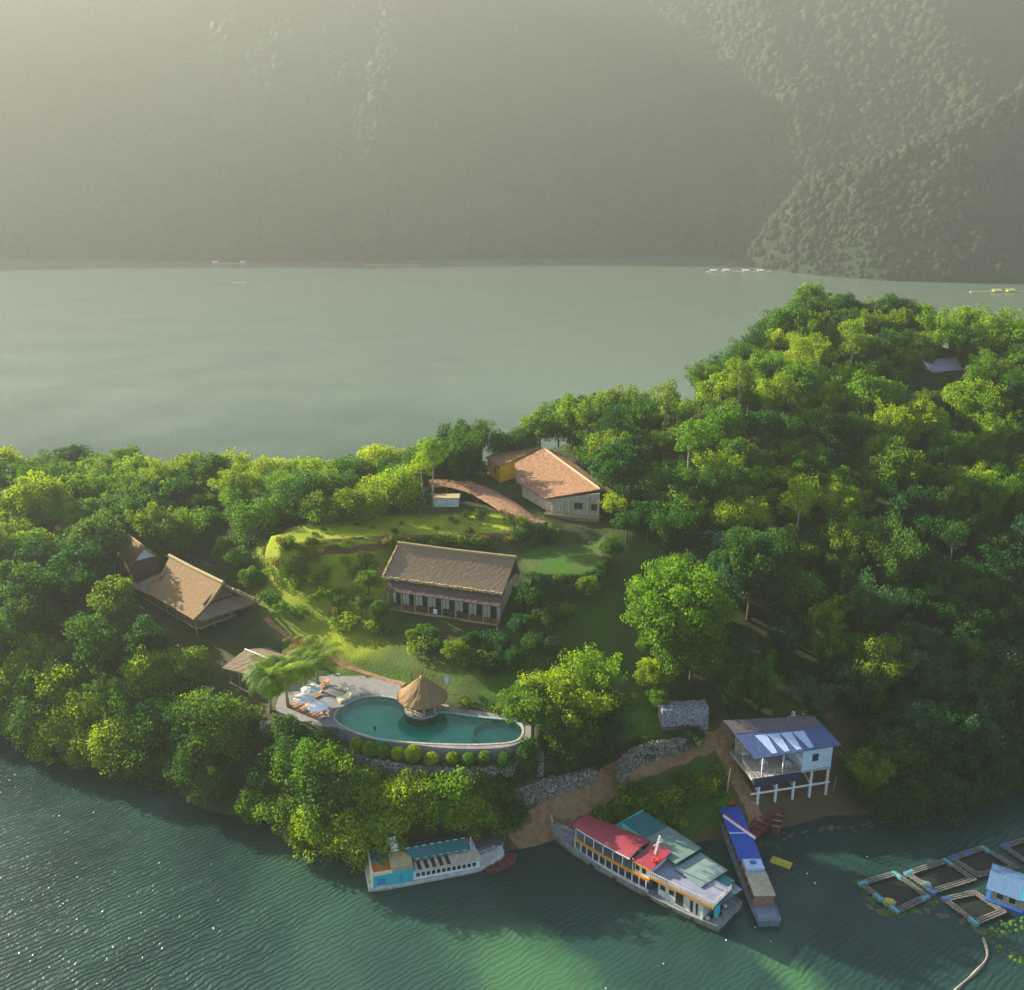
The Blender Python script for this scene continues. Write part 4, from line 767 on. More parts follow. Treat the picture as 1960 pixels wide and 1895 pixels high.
for (q, e, h, lb) in [((1389, 1545), 1.6, 5.0, 'thin pale mooring pole standing in the grass by the blue-roofed boat'), ((1593, 1528), .5, 2.6, 'short thin pole past the outermost cafe stilt')]:
    p = P(*q, e); mb = MB(); mb.tube([(0, 0, -1), (.1, 0, h * .5), (.25, 0, h)], [.09, .08, .06], 6); o = mb.build('mooring_pole', M['pale_bark']); o.location = (p.x, p.y, hgt(p.x, p.y)); tag(o, lb, 'pole', 'mooring poles')

# ------------------------------------------------------------------ boats
def hull(mb, st, n=6, keel=-.5, deckdrop=.12, bul=.1):
    """st: (x, yc, halfwidth, ztop) bow to stern"""
    rows = []
    for x, yc, w_, zt in st: rows.append([(x, yc - w_, zt), (x, yc - w_ * .96, zt * .45), (x, yc - w_ * .72, keel), (x, yc + w_ * .72, keel), (x, yc + w_ * .96, zt * .45), (x, yc + w_, zt), (x, yc + max(w_ - bul, w_ * .5), zt), (x, yc + max(w_ - bul, w_ * .5), zt - deckdrop), (x, yc - max(w_ - bul, w_ * .5), zt - deckdrop), (x, yc - max(w_ - bul, w_ * .5), zt)])
    k = len(rows[0]); o = len(mb.v); mb.v += [tuple(p) for r_ in rows for p in r_]
    for i in range(len(rows) - 1):
        for j in range(k): mb.f.append((o + i * k + j, o + i * k + (j + 1) % k, o + (i + 1) * k + (j + 1) % k, o + (i + 1) * k + j))
    mb.f += [tuple(range(o + k - 1, o - 1, -1)), tuple(range(o + (len(rows) - 1) * k, o + len(rows) * k))]; return mb
def densify(st, n=4): return smooth_open(st, n)
# tour boat
a = P(1049, 1592, 1.); a2 = P(1370, 1776.5, 1.); an = math.atan2(a2.y - a.y, a2.x - a.x); t = thing('tour_boat', 'long two-deck tour boat with a crimson canopy and a yellow-orange rail band', 'tour boat', (a.x, a.y, 0), an)
st = densify([(0, .75, .12, 2.3), (2.2, .85, .95, 1.9), (5, 1.05, 1.75, 1.45), (9, 1.35, 2.35, 1.2), (15, 1.75, 2.7, 1.05), (22, 2.1, 2.65, 1.05), (26.8, 2.3, 2.1, 1.2)]); mb = MB(); hull(mb, st, deckdrop=.15); mb.build('hull', M['hull_grey'], t)
ctr = lambda x: float(np.interp(x, [s[0] for s in st], [s[1] for s in st])); hwd = lambda x: float(np.interp(x, [s[0] for s in st], [s[2] for s in st]))
mb = MB(); pl = [(x, ctr(x) - hwd(x) * .85) for x in (.6, 1.5, 2.5, 3.5, 4.5)] + [(x, ctr(x) + hwd(x) * .85) for x in (4.5, 3.5, 2.5, 1.5, .6)]; mb.prism(pl, 1.5, 1.62); bd = mb.build('bow_deck', M['deck_blue'], t)
mb = MB(); mb.box(2.0, 2.6, .7, 1.2, 1.63, 1.85); mb.build('hatch', M['hull_blue'], bd)
def strip_y(x0, x1, k0, k1, z0, z1, n=14):
    mb = MB(); pl = [(x, ctr(x) - hwd(x) * k0) for x in np.linspace(x0, x1, n)] + [(x, ctr(x) - hwd(x) * k1) for x in np.linspace(x1, x0, n)]; return mb.prism(pl, z0, z1)
mb = strip_y(4.9, 25.4, .80, -.80, .92, 1.0); mb.build('lower_deck', M['deck_blue'], t)
mb = strip_y(5.2, 17.2, .78, -.78, 2.62, 2.72); mb.build('upper_deck', M['deck_blue'], t)
mb = strip_y(4.8, 17.2, .86, .79, 2.55, 2.95); mb.build('rail_band', M['orange_paint'], t)
mb = strip_y(6., 17.2, .6, .56, 1.0, 2.6); mb.build('cabin_wall', surf('cabin_dark', (.05, .07, .11), (.03, .04, .06), 1, .4), t)
mb = strip_y(5.2, 17.2, .87, .83, .98, 1.35); mb.build('bulwark', M['off_white'], t)
for x in np.linspace(5.2, 16.8, 12):
    y = ctr(x) - hwd(x) * .85; mb = MB(); mb.box(x - .07, x + .07, y - .05, y + .06, 1.3, 2.56); mb.build('post', M['white_paint'], t)
for x in np.linspace(5.2, 14.6, 7):
    for s in (-1, 1): y = ctr(x) + s * hwd(x) * .78; mb = MB(); mb.box(x - .05, x + .05, y - .05, y + .05, 2.7, 4.72); mb.build('canopy_post', M['white_paint'], t)
mb = MB(); mb.box(14.9, 17.2, ctr(16) - 2.1, ctr(16) + 2.1, 2.74, 4.5); wh = mb.build('wheelhouse', M['white_paint'], t)
for x in (15.3, 16.3): mb = MB(); mb.box(x - .28, x + .28, ctr(16) - 2.14, ctr(16) - 2.102, 3.3, 4.05); mb.build('window', M['glass_dark'], wh)
mb = MB(); nx_ = 16; vs = []; fs = []
for i, x in enumerate(np.linspace(4.7, 14.3, nx_)):
    for j, s in enumerate(np.linspace(-1, 1, 9)): vs.append((x, ctr(x) + s * (hwd(max(x, 6)) * .9), 5.05 - .35 * s * s - .0 * x))
for i in range(nx_ - 1):
    for j in range(8): fs.append((i * 9 + j, i * 9 + j + 1, (i + 1) * 9 + j + 1, (i + 1) * 9 + j))
mb.add(vs, fs); c = mb.build('canopy', M['crimson'], t); sm = c.modifiers.new('t', 'SOLIDIFY'); sm.thickness = .08
mb = strip_y(4.7, 14.3, .93, .89, 4.55, 4.72); mb.build('canopy_edge', M['off_white'], c)
mb = MB(); mb.slab([(14.6, ctr(16) - 2.3, 4.55), (17.5, ctr(16) - 2.3, 4.55), (17.5, ctr(16) + 2.3, 4.75), (14.6, ctr(16) + 2.3, 4.75)], .1, 4, 2, .02); mb.build('wheelhouse_roof', M['crimson'], wh)
mb = MB(); mb.box(14.6, 17.5, ctr(16) - 2.36, ctr(16) - 2.305, 4.3, 4.5); mb.build('roof_edge', M['orange_paint'], wh)
mb = MB(); mb.beam((16.2, 2.2, 4.75), (16.9, 2.0, 8.0), .28, .16); mb.beam((16.4, 1.4, 6.6), (16.7, 2.8, 6.6), .08); mb.build('mast', M['white_paint'], t)
for x in (16.7, 17.1): mb = MB(); mb.lathe([(.12, 4.8), (.36, 4.8), (.36, 5.0), (.12, 5.0)], 12, (x + .2, 1.0 + (x - 16.7) * 2, 0)); mb.build('lifebuoy', M['red'], t)
mb = MB(); mb.prism([(17.3, ctr(17) - 2.5), (26.2, ctr(26) - 2.2), (26.2, ctr(26) + 2.2), (17.3, ctr(17) + 2.5)], 3.55, 3.68); td = mb.build('top_deck', M['top_grey'], t)
mb = MB(); 
for z in (4.0, 4.35): mb.beam((17.4, ctr(17) - 2.45, z), (26.15, ctr(26) - 2.15, z), .06); mb.beam((26.15, ctr(26) - 2.15, z), (26.15, ctr(26) + 2.15, z), .06)
for x in np.linspace(17.4, 26.1, 34): y = float(np.interp(x, [17.4, 26.1], [ctr(17) - 2.45, ctr(26) - 2.15])); mb.box(x - .035, x + .035, y - .03, y + .03, 3.68, 4.35)
for y in np.linspace(ctr(26) - 2.1, ctr(26) + 2.1, 14): mb.box(26.12, 26.18, y - .035, y + .035, 3.68, 4.35)
mb.build('railing', M['off_white'], td)
mb = MB(); mb.prism([(17.3, ctr(17) - 2.56), (26.25, ctr(26) - 2.26), (26.25, ctr(26) - 2.21), (17.3, ctr(17) - 2.51)], 3.38, 3.72); mb.build('edge_stripe', M['orange_paint'], td)
mb = MB(); mb.box(18.3, 24.8, ctr(20) - 1.9, ctr(20) + 1.9, .99, 3.54); cb = mb.build('cabin', M['off_white'], t)
for x0, x1, z0, z1 in ((18.6, 19.3, 2.0, 2.7), (19.9, 20.6, 2.0, 2.7), (20.9, 22.0, 1.2, 3.2), (23.0, 23.4, 1.2, 2.9), (23.8, 24.1, 1.2, 2.9)): mb = MB(); mb.box(x0, x1, ctr(20) - 1.95, ctr(20) - 1.902, z0, z1); mb.build('window', M['glass_dark'], cb)
for k in range(7): 
    x = 25.2 + .25 * (k % 4); y = ctr(26) - 1.6 + .55 * k; mb = MB(); mb.lathe([(.1, 0), (.26, 0), (.26, .2), (.1, .2)], 10, (x, y, 1.05)); mb.build('fender', M['rubber'] if k % 2 else M['white_paint'], t)
mb = MB(); mb.lathe([(.16, 0), (.42, 0), (.42, .22), (.16, .22)], 14); o = mb.build('fender', M['rubber'], t); x = 17.4; o.location = (x, ctr(x) - hwd(x) - .14, .5); o.rotation_euler = (R(90), 0, 0)
for x in (8.5, 12.3, 20.6, 23.6):
    mb = MB(); mb.lathe([(.12, 0), (.32, 0), (.32, .18), (.12, .18)], 12); o = mb.build('fender', M['rubber'], t); o.location = (x, ctr(x) - hwd(x) - .1, .62); o.rotation_euler = (R(90), 0, 0)
mb = MB(); mb.beam((0.15, .75, 2.3), (-.05, .75, 3.3), .12); mb.build('bow_post', M['off_white'], t)
# green-roofed boat
a = P(1180, 1583, 4.3); b_ = P(1241, 1555, 4.3); c = P(1385, 1649, 4.3); an = math.atan2(c.y - b_.y, c.x - b_.x); t = thing('passenger_boat', 'wide passenger boat with teal and grey-green roof panels behind the tour boat', 'passenger boat', (a.x, a.y, 0), an)
LB = (c - b_).length
mb = MB(); hull(mb, densify([(-3.6, 2.5, .5, 1.9), (-1, 2.5, 2.0, 1.4), (4, 2.6, 2.7, 1.1), (12, 2.6, 2.7, 1.), (17.5, 2.6, 2.2, 1.2)])); mb.build('hull', M['hull_grey'], t)
mb = MB(); mb.box(0.3, LB + 3, .5, 4.9, .95, 3.3); cb = mb.build('cabin', surf('cabin_teal', (.03, .22, .20), (.02, .15, .14), 1, .5), t)
mb = MB(); mb.slab([(-.2, -.15, 3.0), (7.2, -.15, 3.0), (7.2, 1.3, 4.25), (-.1, 1.3, 4.25)], .06, 10, 3, .02); sd_ = mb.build('side_awning', M['mint'], t)
mb = MB(); mb.slab([(2.2, .25, 3.42), (5.4, .25, 3.42), (5.4, .72, 3.83), (2.2, .72, 3.83)], .03); mb.build('window', M['glass_dark'], sd_)
mb = MB(); mb.slab([(-.2, 1.32, 4.3), (4.2, 1.32, 4.3), (4.2, 5.6, 4.1), (-.2, 5.6, 4.1)], .08, 8, 4, .01); r = mb.build('front_roof', M['teal_roof'], t)
mb = MB(); mb.box(-.32, -.2, 0, 5.6, 3.2, 4.4); mb.build('edge_trim', M['mint'], r)
mb = MB(); mb.slab([(4.22, .6, 4.36), (10.0, .6, 4.36), (10.0, 5.7, 4.16), (4.22, 5.7, 4.16)], .08, 10, 4, .01); mb.build('middle_roof', M['greygreen'], t)
mb = MB(); mb.slab([(10.1, .2, 3.9), (LB + 1.5, .2, 3.9), (LB + 1.5, 5.4, 3.7), (10.1, 5.4, 3.7)], .08, 8, 4, .01); mb.build('rear_roof', surf('greygreen_pale', (.20, .28, .26), (.14, .2, .19), 1, .5), t)
mb = MB(); mb.slab([(LB + 1.52, .4, 3.2), (LB + 4.3, .6, 3.1), (LB + 4.3, 4.8, 2.9), (LB + 1.52, 5., 3.1)], .08, 5, 3, .01); mb.build('stern_roof', M['hull_blue'], t)
mb = MB(); mb.box(LB + 4.0, LB + 4.1, -.2, .8, 1.2, 2.8); mb.build('stern_panel', M['turquoise'], t)
# blue-roofed boat
a = P(1380, 1560, .2); a = Vector((30.9, 116.6, 0)); an = math.atan2(94.0 - 116.6, 31.6 - 30.9); t = thing('canal_boat', 'narrow boat with a bright royal blue roof moored end-on to the shore', 'boat', a, an)
mb = MB(); hull(mb, densify([(0, 0, .5, 1.9), (1.5, 0, 1.15, 1.6), (4, 0, 1.6, 1.2), (12, 0, 1.75, 1.0), (19, 0, 1.7, .9), (22.6, 0, 1.45, 1.0)])); mb.build('hull', M['hull_blue'], t)
mb = MB(); mb.box(3.2, 20.0, -1.3, 1.3, .85, 2.6); cb = mb.build('cabin', M['copper_side'], t)
for s in (-1, 1):
    for x in np.arange(4, 19.5, 1.5): mb = MB(); mb.box(x, x + .9, s * 1.3 - .03, s * 1.3 + .03, 1.5, 2.2); mb.build('window', M['glass_dark'], cb)
mb = MB(); mb.slab([(2.6, -1.5, 2.72), (14.0, -1.5, 2.72), (14.0, 1.5, 2.72), (2.6, 1.5, 2.72)], .08, 22, 4, .01); r = mb.build('roof', M['royal'], t)
mb = MB(); mb.box(8.3, 8.45, -1.5, 1.5, 2.735, 2.78); mb.build('roof_seam', M['white_paint'], r)
mb = MB(); mb.slab([(4.3, -1.35, 2.80), (4.9, -1.45, 2.80), (9.9, 1.6, 2.86), (9.5, 1.9, 2.86)], .04, 8, 1, .02); b = mb.build('white_strip', M['white_paint'], r)
mb = MB(); mb.slab([(4.05, -1.3, 2.82), (4.3, -1.35, 2.82), (9.5, 1.92, 2.88), (9.25, 2.02, 2.88)], .03, 8, 1, .01); mb.build('red_strip', M['red'], r)
mb = MB(); mb.box(14.05, 15.9, -1.2, 1.2, 2.62, 3.1); wh = mb.build('roof_box', M['lightblue_sheet'], t); mb = MB(); mb.box(14.4, 15.1, -.4, .4, 3.102, 3.15); mb.build('hatch', M['plastic_blue'], wh)
mb = MB(); mb.slab([(15.95, -1.35, 2.7), (20.4, -1.35, 2.7), (20.4, 1.35, 2.7), (15.95, 1.35, 2.7)], .08, 8, 3, .01); mb.build('rear_roof', M['beige'], t)
mb = MB(); mb.prism([(20.1, -1.3), (22.2, -1.15), (22.2, 1.15), (20.1, 1.3)], .88, .93); mb.build('stern_deck', M['deck_blue'], t)
mb = MB(); mb.prism([(.4, -.5), (2.5, -1.2), (2.5, 1.2), (.4, .5)], 1.5, 1.62); mb.build('bow_deck', M['off_white'], t)
mb = MB(); mb.lathe([(0, -.6), (.6, -.5), (.95, 0), (.9, .4), (.5, .62), (0, .66)], 14); o = mb.build('red_buoy', M['red']); p = t.matrix_basis @ Vector((.9, .35, 2.3)); o.location = (p.x, p.y, 2.2); tag(o, 'round bright red buoy on the bow of the blue-roofed boat', 'buoy')
# turquoise house boat
a = P(714, 1705, .6); a2 = P(943, 1662, .6); an = math.atan2(a2.y - a.y, a2.x - a.x); L = (a2 - a).length; t = thing('house_boat', 'white and turquoise houseboat with teal roof and a row of small square windows', 'houseboat', (a.x, a.y, 0), an)
mb = MB(); hull(mb, densify([(-.5, 2.4, 2.1, 1.1), (2, 2.4, 2.4, .95), (9, 2.4, 2.4, .9), (14, 2.4, 2.2, 1.0), (16.6, 2.5, 1.3, 1.2), (18, 2.5, .5, 1.4)])); mb.build('hull', M['off_white'], t)
mb = MB(); mb.box(5.3, 14.2, .25, 4.4, .85, 2.25); cb = mb.build('cabin', M['white_paint'], t)
for k in range(12): x = 5.7 + k * .68; mb = MB(); mb.box(x, x + .46, .2, .248, 1.3, 1.85); mb.build('window', M['glass_dark'], cb)
mb = MB(); mb.slab([(5.6, -.1, 2.3), (14.4, -.1, 2.3), (14.2, 1.4, 2.9), (5.6, 1.4, 2.9)], .06, 10, 3, .01); r2 = mb.build('lower_roof', M['beige'], t)
for k in range(5): x = 6.0 + k * .95; mb = MB(); mb.slab([(x, .15, 2.43), (x + .5, .15, 2.43), (x + .3, 1.3, 2.9), (x - .2, 1.3, 2.9)], .03); mb.build('dark_panel', M['rubber'], r2)
mb = MB(); mb.slab([(5.6, 1.2, 3.25), (13.2, 1.2, 3.25), (13.2, 3.0, 3.75), (4.6, 3.0, 3.75)], .08, 12, 3, .01); r = mb.build('roof', M['teal_roof'], t)
mb = MB(); mb.slab([(13.2, 4.9, 3.15), (4.0, 4.9, 3.15), (4.6, 3.02, 3.75), (13.2, 3.02, 3.75)], .08, 12, 3, .01); mb.build('far_roof', M['teal_dark'], r)
mb = MB(); 
for k in range(8): x = 4.9 + k * 1.05; mb.box(x, x + .55, 2.95, 3.07, 3.76, 3.84); mb.box(x + .9, x + 1.4, 1.14, 1.22, 3.27, 3.33)
mb.build('roof_edging', M['off_white'], r)
for x in (6, 8.4, 10.8, 13): mb = MB(); mb.box(x - .04, x + .04, 1.3, 1.38, 2.8, 3.28); mb.build('post', M['white_paint'], t)
mb = MB(); mb.box(.1, 5.28, .15, 4.3, .85, 2.7); sc_ = mb.build('stern_cabin', M['turquoise'], t)
for x0, x1 in ((.7, 1.7), (3.6, 3.75)): mb = MB(); mb.box(x0, x1, .09, .148, 1.2, 2.1); mb.build('panel', surf('azure_%d' % int(x0 * 10), (.03, .25, .5), (.02, .18, .4), 1, .5), sc_)
mb = MB(); mb.box(.0, .1, .05, 4.4, .8, 3.3); mb.box(.1, 2.6, .05, .15, 2.7, 3.2); mb.build('parapet', M['cream_cloth'], sc_)
mb = MB(); mb.box(.2, 2.4, .2, 2.6, 2.702, 2.76); mb.build('terrace_floor', M['orange_wood'], sc_)
mb = MB(); mb.box(2.5, 5.3, .3, 3.2, 2.705, 3.35); mb.build('roof_box', surf('tan_box', (.50, .36, .17), (.36, .28, .18), 1, .7), sc_)
mb = MB(); mb.slab([(.2, 2.7, 3.3), (4.5, 3.3, 3.4), (4.5, 5.2, 3.4), (.2, 5.0, 3.3)], .06, 5, 3, .01); mb.build('rear_canopy', M['teal_dark'], sc_)
mb = MB(); mb.slab([(3.0, 3.0, 3.5), (4.0, 3.2, 3.5), (3.7, 4.3, 5.0), (2.7, 4.1, 5.0)], .08); mb.build('tilted_sheet', M['canvas'], sc_)
mb = MB(); mb.tube([(13.3, 1.6, 2.2), (13.3, 1.6, 4.9)], .05, 6); mb.build('flagpole', M['white_paint'], t); mb = MB(); mb.box(12.9, 13.3, 1.57, 1.63, 4.2, 4.8); mb.build('flag', M['red'], t)
def rowboat(name, label, cat, a, b, w_, mat, inner, e=.0, seats=3, group=None, zt=.7):
    a = P(*a, e); b = P(*b, e); an = math.atan2(b.y - a.y, b.x - a.x); L = math.hypot(b.x - a.x, b.y - a.y); z = max(e, hgt(a.x, a.y) if hgt(a.x, a.y) > 0 else 0); t = thing(name, label, cat, (a.x, a.y, e), an, group)
    mb = MB(); hull(mb, densify([(0, 0, .35 * w_, zt), (L * .2, 0, .9 * w_, zt * .85), (L * .55, 0, w_, zt * .8), (L * .85, 0, .75 * w_, zt * .95), (L, 0, .12 * w_, zt * 1.25)]), deckdrop=zt * .55, keel=-.25); mb.build('hull', mat, t)
    for k in range(seats): x = L * (.2 + .5 * k / max(seats - 1, 1)); mb = MB(); mb.box(x - .18, x + .18, -w_ * .8, w_ * .8, zt * .6, zt * .68); mb.build('seat', inner, t)
    return t
t = rowboat('launch', 'grey round-nosed launch moored behind the houseboat', 'boat', (880, 1640), (966, 1614), 1.9, M['hull_grey'], M['plank'], 0, 2, zt=1.5); mb = MB(); mb.box(2.2, 6.2, -1.2, 1.2, 1.1, 1.5); mb.build('cabin_top', M['rust_sheet'], t)
rowboat('wooden_rowboat', 'rusty red wooden boat nosing out from under the houseboat bow', 'boat', (930, 1668), (988, 1646), 1.15, M['maroon'], M['maroon'], 0, 3, 'small red wooden boats', .8)
rowboat('wooden_rowboat', 'longer maroon boat pulled up below the cafe stilts', 'boat', (1443, 1600), (1478, 1548), 1.1, M['maroon'], M['maroon'], .35, 4, 'small red wooden boats', .8)
rowboat('wooden_rowboat', 'shorter maroon boat leaning beside the long one under the cafe', 'boat', (1483, 1597), (1494, 1553), .8, M['maroon'], M['copper_side'], .35, 3, 'small red wooden boats', .8)
p = P(1495, 1652, 0); mb = MB(); mb.box(-1.35, 1.35, -.7, .7, -.1, .14); mb.box(-1.2, 1.2, -.1, .1, .142, .2); o = mb.build('floating_mat', M['yellow_mat']); o.location = p; o.rotation_euler = (0, 0, R(-32)); tag(o, 'yellow float mat drifting beside the blue-roofed boat', 'float')

# ------------------------------------------------------------------ fish farm
def pen(label, cs, fm, cat='fish pen', nets=None):
    c = Vector((sum(p[0] for p in cs) / 4, sum(p[1] for p in cs) / 4, 0)); t = thing('fish_pen', label, cat, c, 0, 'floating fish pens'); q = [Vector((p[0], p[1], 0)) - c for p in cs]
    mb = MB()
    for i in range(4):
        a, b = q[i], q[(i + 1) % 4]; d = (b - a).normalized(); nn = Vector((-d.y, d.x, 0))
        for s in (-.32, 0, .32): mb.beam(a + nn * s + Vector((0, 0, .32)) - d * .3, b + nn * s + Vector((0, 0, .32)) + d * .3, .16, .08)
        k = .3
        while k < (b - a).length: mb.beam(a + d * k - nn * .5 + Vector((0, 0, .24)), a + d * k + nn * .5 + Vector((0, 0, .24)), .08, .06); k += .9
    mb.build('walkway', M['plank'], t)
    mb = MB(); ins = [p * .93 for p in q]; mb.add([p + Vector((0, 0, .26)) for p in ins] + [p + Vector((0, 0, .04)) for p in ins] + [p * .8 + Vector((0, 0, .02)) for p in ins], [(i, (i + 1) % 4, 4 + (i + 1) % 4, 4 + i) for i in range(4)] + [(4 + i, 4 + (i + 1) % 4, 8 + (i + 1) % 4, 8 + i) for i in range(4)] + [(8, 9, 10, 11)]); mb.build('net', M['net'], t)
    for i, m_ in fm:
        a, b = q[i // 2], q[(i // 2 + 1) % 4]; p = a.lerp(b, .06 if i % 2 == 0 else .5); d = (b - a).normalized(); mb = MB(); mb.tube([p - d * .7 + Vector((0, 0, .06)), p - d * .65 + Vector((0, 0, .06)), p + d * .65 + Vector((0, 0, .06)), p + d * .7 + Vector((0, 0, .06))], [.2, .36, .36, .2], 10); mb.build('barrel_float', m_, t)
    return t
B1, B2 = M['plastic_blue'], M['plastic_teal']
pen('fish pen with a yellow weed patch, outermost toward the boats', [(45.5, 101.3), (50.7, 103.2), (53.1, 98.9), (48.3, 96.4)], [(0, B2), (2, B2), (4, B2), (6, B2), (7, B2)])
pen('fish pen with a pale green float bag, second from the boats', [(52.3, 103.2), (58.6, 105.7), (60.5, 102.2), (54.4, 99.9)], [(0, B2), (2, B2), (6, B1)])
pen('empty dark fish pen behind the blue-roofed float hut', [(59.6, 106.2), (64.8, 108.3), (67.2, 104.4), (61.5, 102.9)], [(0, B1), (1, B1), (2, B2)])
pen('fish pen in front of the float hut with a long bare walkway', [(55.2, 98.4), (59.6, 99.6), (61.5, 96.3), (57.2, 94.4)], [(0, B1), (6, B2)])
pen('fish pen at the frame edge behind the float hut', [(67.8, 108.6), (73, 110.6), (75, 106.5), (69.6, 104.8)], [(0, B1), (6, B1)])
for q, lb, m_, r_ in [((1700, 1727), 'yellow-green weed clump floating inside the outermost fish pen', M['yellow_mat'], 1.1), ((1772, 1692), 'pale round bait bag floating in the second fish pen', M['greygreen'], .8)]:
    p = P(*q, .1); mb = MB(); mb.lathe([(0, .0), (r_, .02), (r_ * .8, .2), (0, .3)], 9); mb.v = [(x * random.uniform(.7, 1.2), y * random.uniform(.5, .9), z) for x, y, z in mb.v]; o = mb.build('floating_clump', m_); o.location = p; tag(o, lb, 'float')
t = thing('float_hut', 'floating hut with a pale blue metal roof and blue base at the fish pens', 'hut', (62.6, 98.6, 0), math.atan2(-2.8, 4.2)); 
mb = MB(); mb.box(-1.8, 4.6, -1.8, 3.0, .05, .5); mb.build('float_base', M['plastic_blue'], t); mb = MB(); mb.box(-1.3, 4.2, -1.3, 2.5, .51, 2.2); w_ = mb.build('wall', surf('peach_wall', (.50, .33, .22), (.2, .25, .22), 1.4, .7, lo=.42, hi=.55), t)
mb = MB(); mb.slab([(-1.9, -1.9, 2.2), (2.0, -1.9, 2.2), (2.0, 3.1, 2.7), (-1.9, 3.1, 2.7)], .08, 10, 4, .01); mb.build('roof', surf('skyblue_sheet', (.11, .2, .34), (.08, .15, .27), 1.4, .4, stretch=(4, 1, 1)), t); mb = MB(); mb.slab([(2.02, -1.8, 2.25), (4.9, -1.8, 1.9), (4.9, 3.0, 2.3), (2.02, 3.1, 2.7)], .08, 6, 4, .01); mb.build('side_roof', M['plastic_teal'], t)
for x in (-.6, .8, 3.0): mb = MB(); mb.box(x, x + .7, -1.34, -1.302, 1.0, 1.8); mb.build('window', M['glass_dark'], w_)
# weed belts, booms and drift
def weedbelt(name, px, wd, mat, label=None, cat=None, kind='stuff', h=.16, dens=9):
    wp = smooth_open([tuple(P(x, y, 0)) for x, y in px], 5); mb = MB()
    for i in range(len(wp) - 1):
        a, b = Vector(wp[i]), Vector(wp[i + 1])
        for k in range(max(2, int((b - a).length * dens * wd * .35))):
            p = a.lerp(b, random.random()) + Vector((random.gauss(0, wd * .33), random.gauss(0, wd * .33), 0)); s = random.uniform(.15, .5); mb.lathe([(0, h * random.uniform(.6, 1.6)), (s, .02)], 5, (p.x, p.y, 0))
    o = mb.build(name, mat); tag(o, label, cat, kind=kind); return o
weedbelt('floating_weed', [(1640, 1690), (1665, 1715), (1700, 1745), (1718, 1752), (1760, 1738), (1800, 1728)], 1.3, M['weed'])
weedbelt('floating_weed', [(1880, 1790), (1920, 1776), (1990, 1758)], 1.9, M['weed']); weedbelt('floating_weed', [(1890, 1795), (1925, 1822), (1990, 1855)], 1.5, M['weed'])
weedbelt('floating_debris', [(1715, 1750), (1770, 1745), (1850, 1764), (1885, 1790)], 1.0, M['mud'], h=.06); weedbelt('floating_debris', [(1660, 1735), (1700, 1752)], .8, M['mud'], h=.05); weedbelt('floating_debris', [(1480, 1600), (1560, 1590), (1640, 1580), (1820, 1568)], 1.4, M['mud'], h=.08, dens=4)
weedbelt('floating_weed', [(1360, 1600), (1385, 1612), (1500, 1620)], 2.2, surf('dark_weed', (.03, .05, .02), (.05, .05, .03), 2, .9), h=.1, dens=5)
wp = smooth_open([tuple(P(x, y, .05)) for x, y in [(1882, 1795), (1890, 1830), (1868, 1860), (1840, 1885), (1815, 1910)]], 4); c = Vector(wp[8]); mb = MB(); mb.tube([Vector(p) - c for p in wp], [.16 + .05 * math.sin(i) for i in range(len(wp))], 7); o = mb.build('log_boom', M['pale_bark']); o.location = c; tag(o, 'curved floating log boom running down from the weed belt', 'log')
g = random.Random(3)
for (px, py) in [(1160, 1892), (1270, 1845), (1390, 1800), (1475, 1802), (1445, 1775), (1560, 1690), (1450, 1640), (1545, 1672), (1660, 1640), (305, 1652), (95, 1852)]:
    p = P(px, py, 0.02); s = g.uniform(.06, .12); mb = MB(); mb.lathe([(0, .1), (s, .06), (s * 1.1, -.05), (0, -.08)], 7); o = mb.build('drift_scrap', M['white_paint']); o.location = p; o.rotation_euler.z = g.uniform(0, 6)
    tag(o, {1160: 'white scrap floating near the lower frame edge', 1270: 'white scrap on the pale green silt plume', 1390: 'white scrap just off the tour boat stern', 1475: 'white scrap between tour boat stern and fish pens', 1445: 'white scrap below the blue-roofed boat', 1560: 'white scrap past the yellow float mat', 1450: 'white scrap beside the blue-roofed boat hull', 1545: 'white scrap just beyond the yellow float mat', 1660: 'white scrap above the outermost fish pen', 305: 'white scrap by the bank trees', 95: 'white scrap in open water at the lower frame corner'}[px], 'scrap', 'white scraps floating on the water')

# ------------------------------------------------------------------ things on the far water
def far_raft(label, px, wpx, dpx, mats, huts, group='far floating fish farms'):
    mats = tuple(M['far_grey'] if m is M['white_paint'] else m for m in mats)
    a = P(*px, 0); sc = F / (a.y * CT + 86 * ST); w_ = wpx / sc; d = dpx / sc * 8; t = thing('far_fish_farm', label, 'fish farm', a, 0, group); mb = MB(); nx = max(2, int(w_ / 9))
    for j in range(3): mb.box(-w_ / 2, w_ / 2, j * d / 2 - .5, j * d / 2 + .5, .1, .7)
    for i in range(nx + 1): x = -w_ / 2 + w_ * i / nx; mb.box(x - .5, x + .5, 0, d, .12, .72)
    mb.build('raft', mats[0], t)
    for u_, hh in huts: x = (u_ - .5) * w_; mb = MB(); mb.box(x - 3.5, x + 3.5, d * .3, d * .3 + 5, .72, hh); h_ = mb.build('hut', mats[1], t); mb = MB(); mb.slab([(x - 4, d * .3 - .6, hh - .1), (x + 4, d * .3 - .6, hh - .1), (x + 4, d * .3 + 5.6, hh + 1.2), (x - 4, d * .3 + 5.6, hh + 1.2)], .2); mb.build('roof', mats[0], h_)
    return t
far_raft('wide pale floating fish farm at the foot of the far hill', (1415, 521), 120, 1.2, (M['off_white'], M['white_paint']), ((.1, 1.6), (.3, 1.9), (.62, 1.6), (.85, 1.6)))
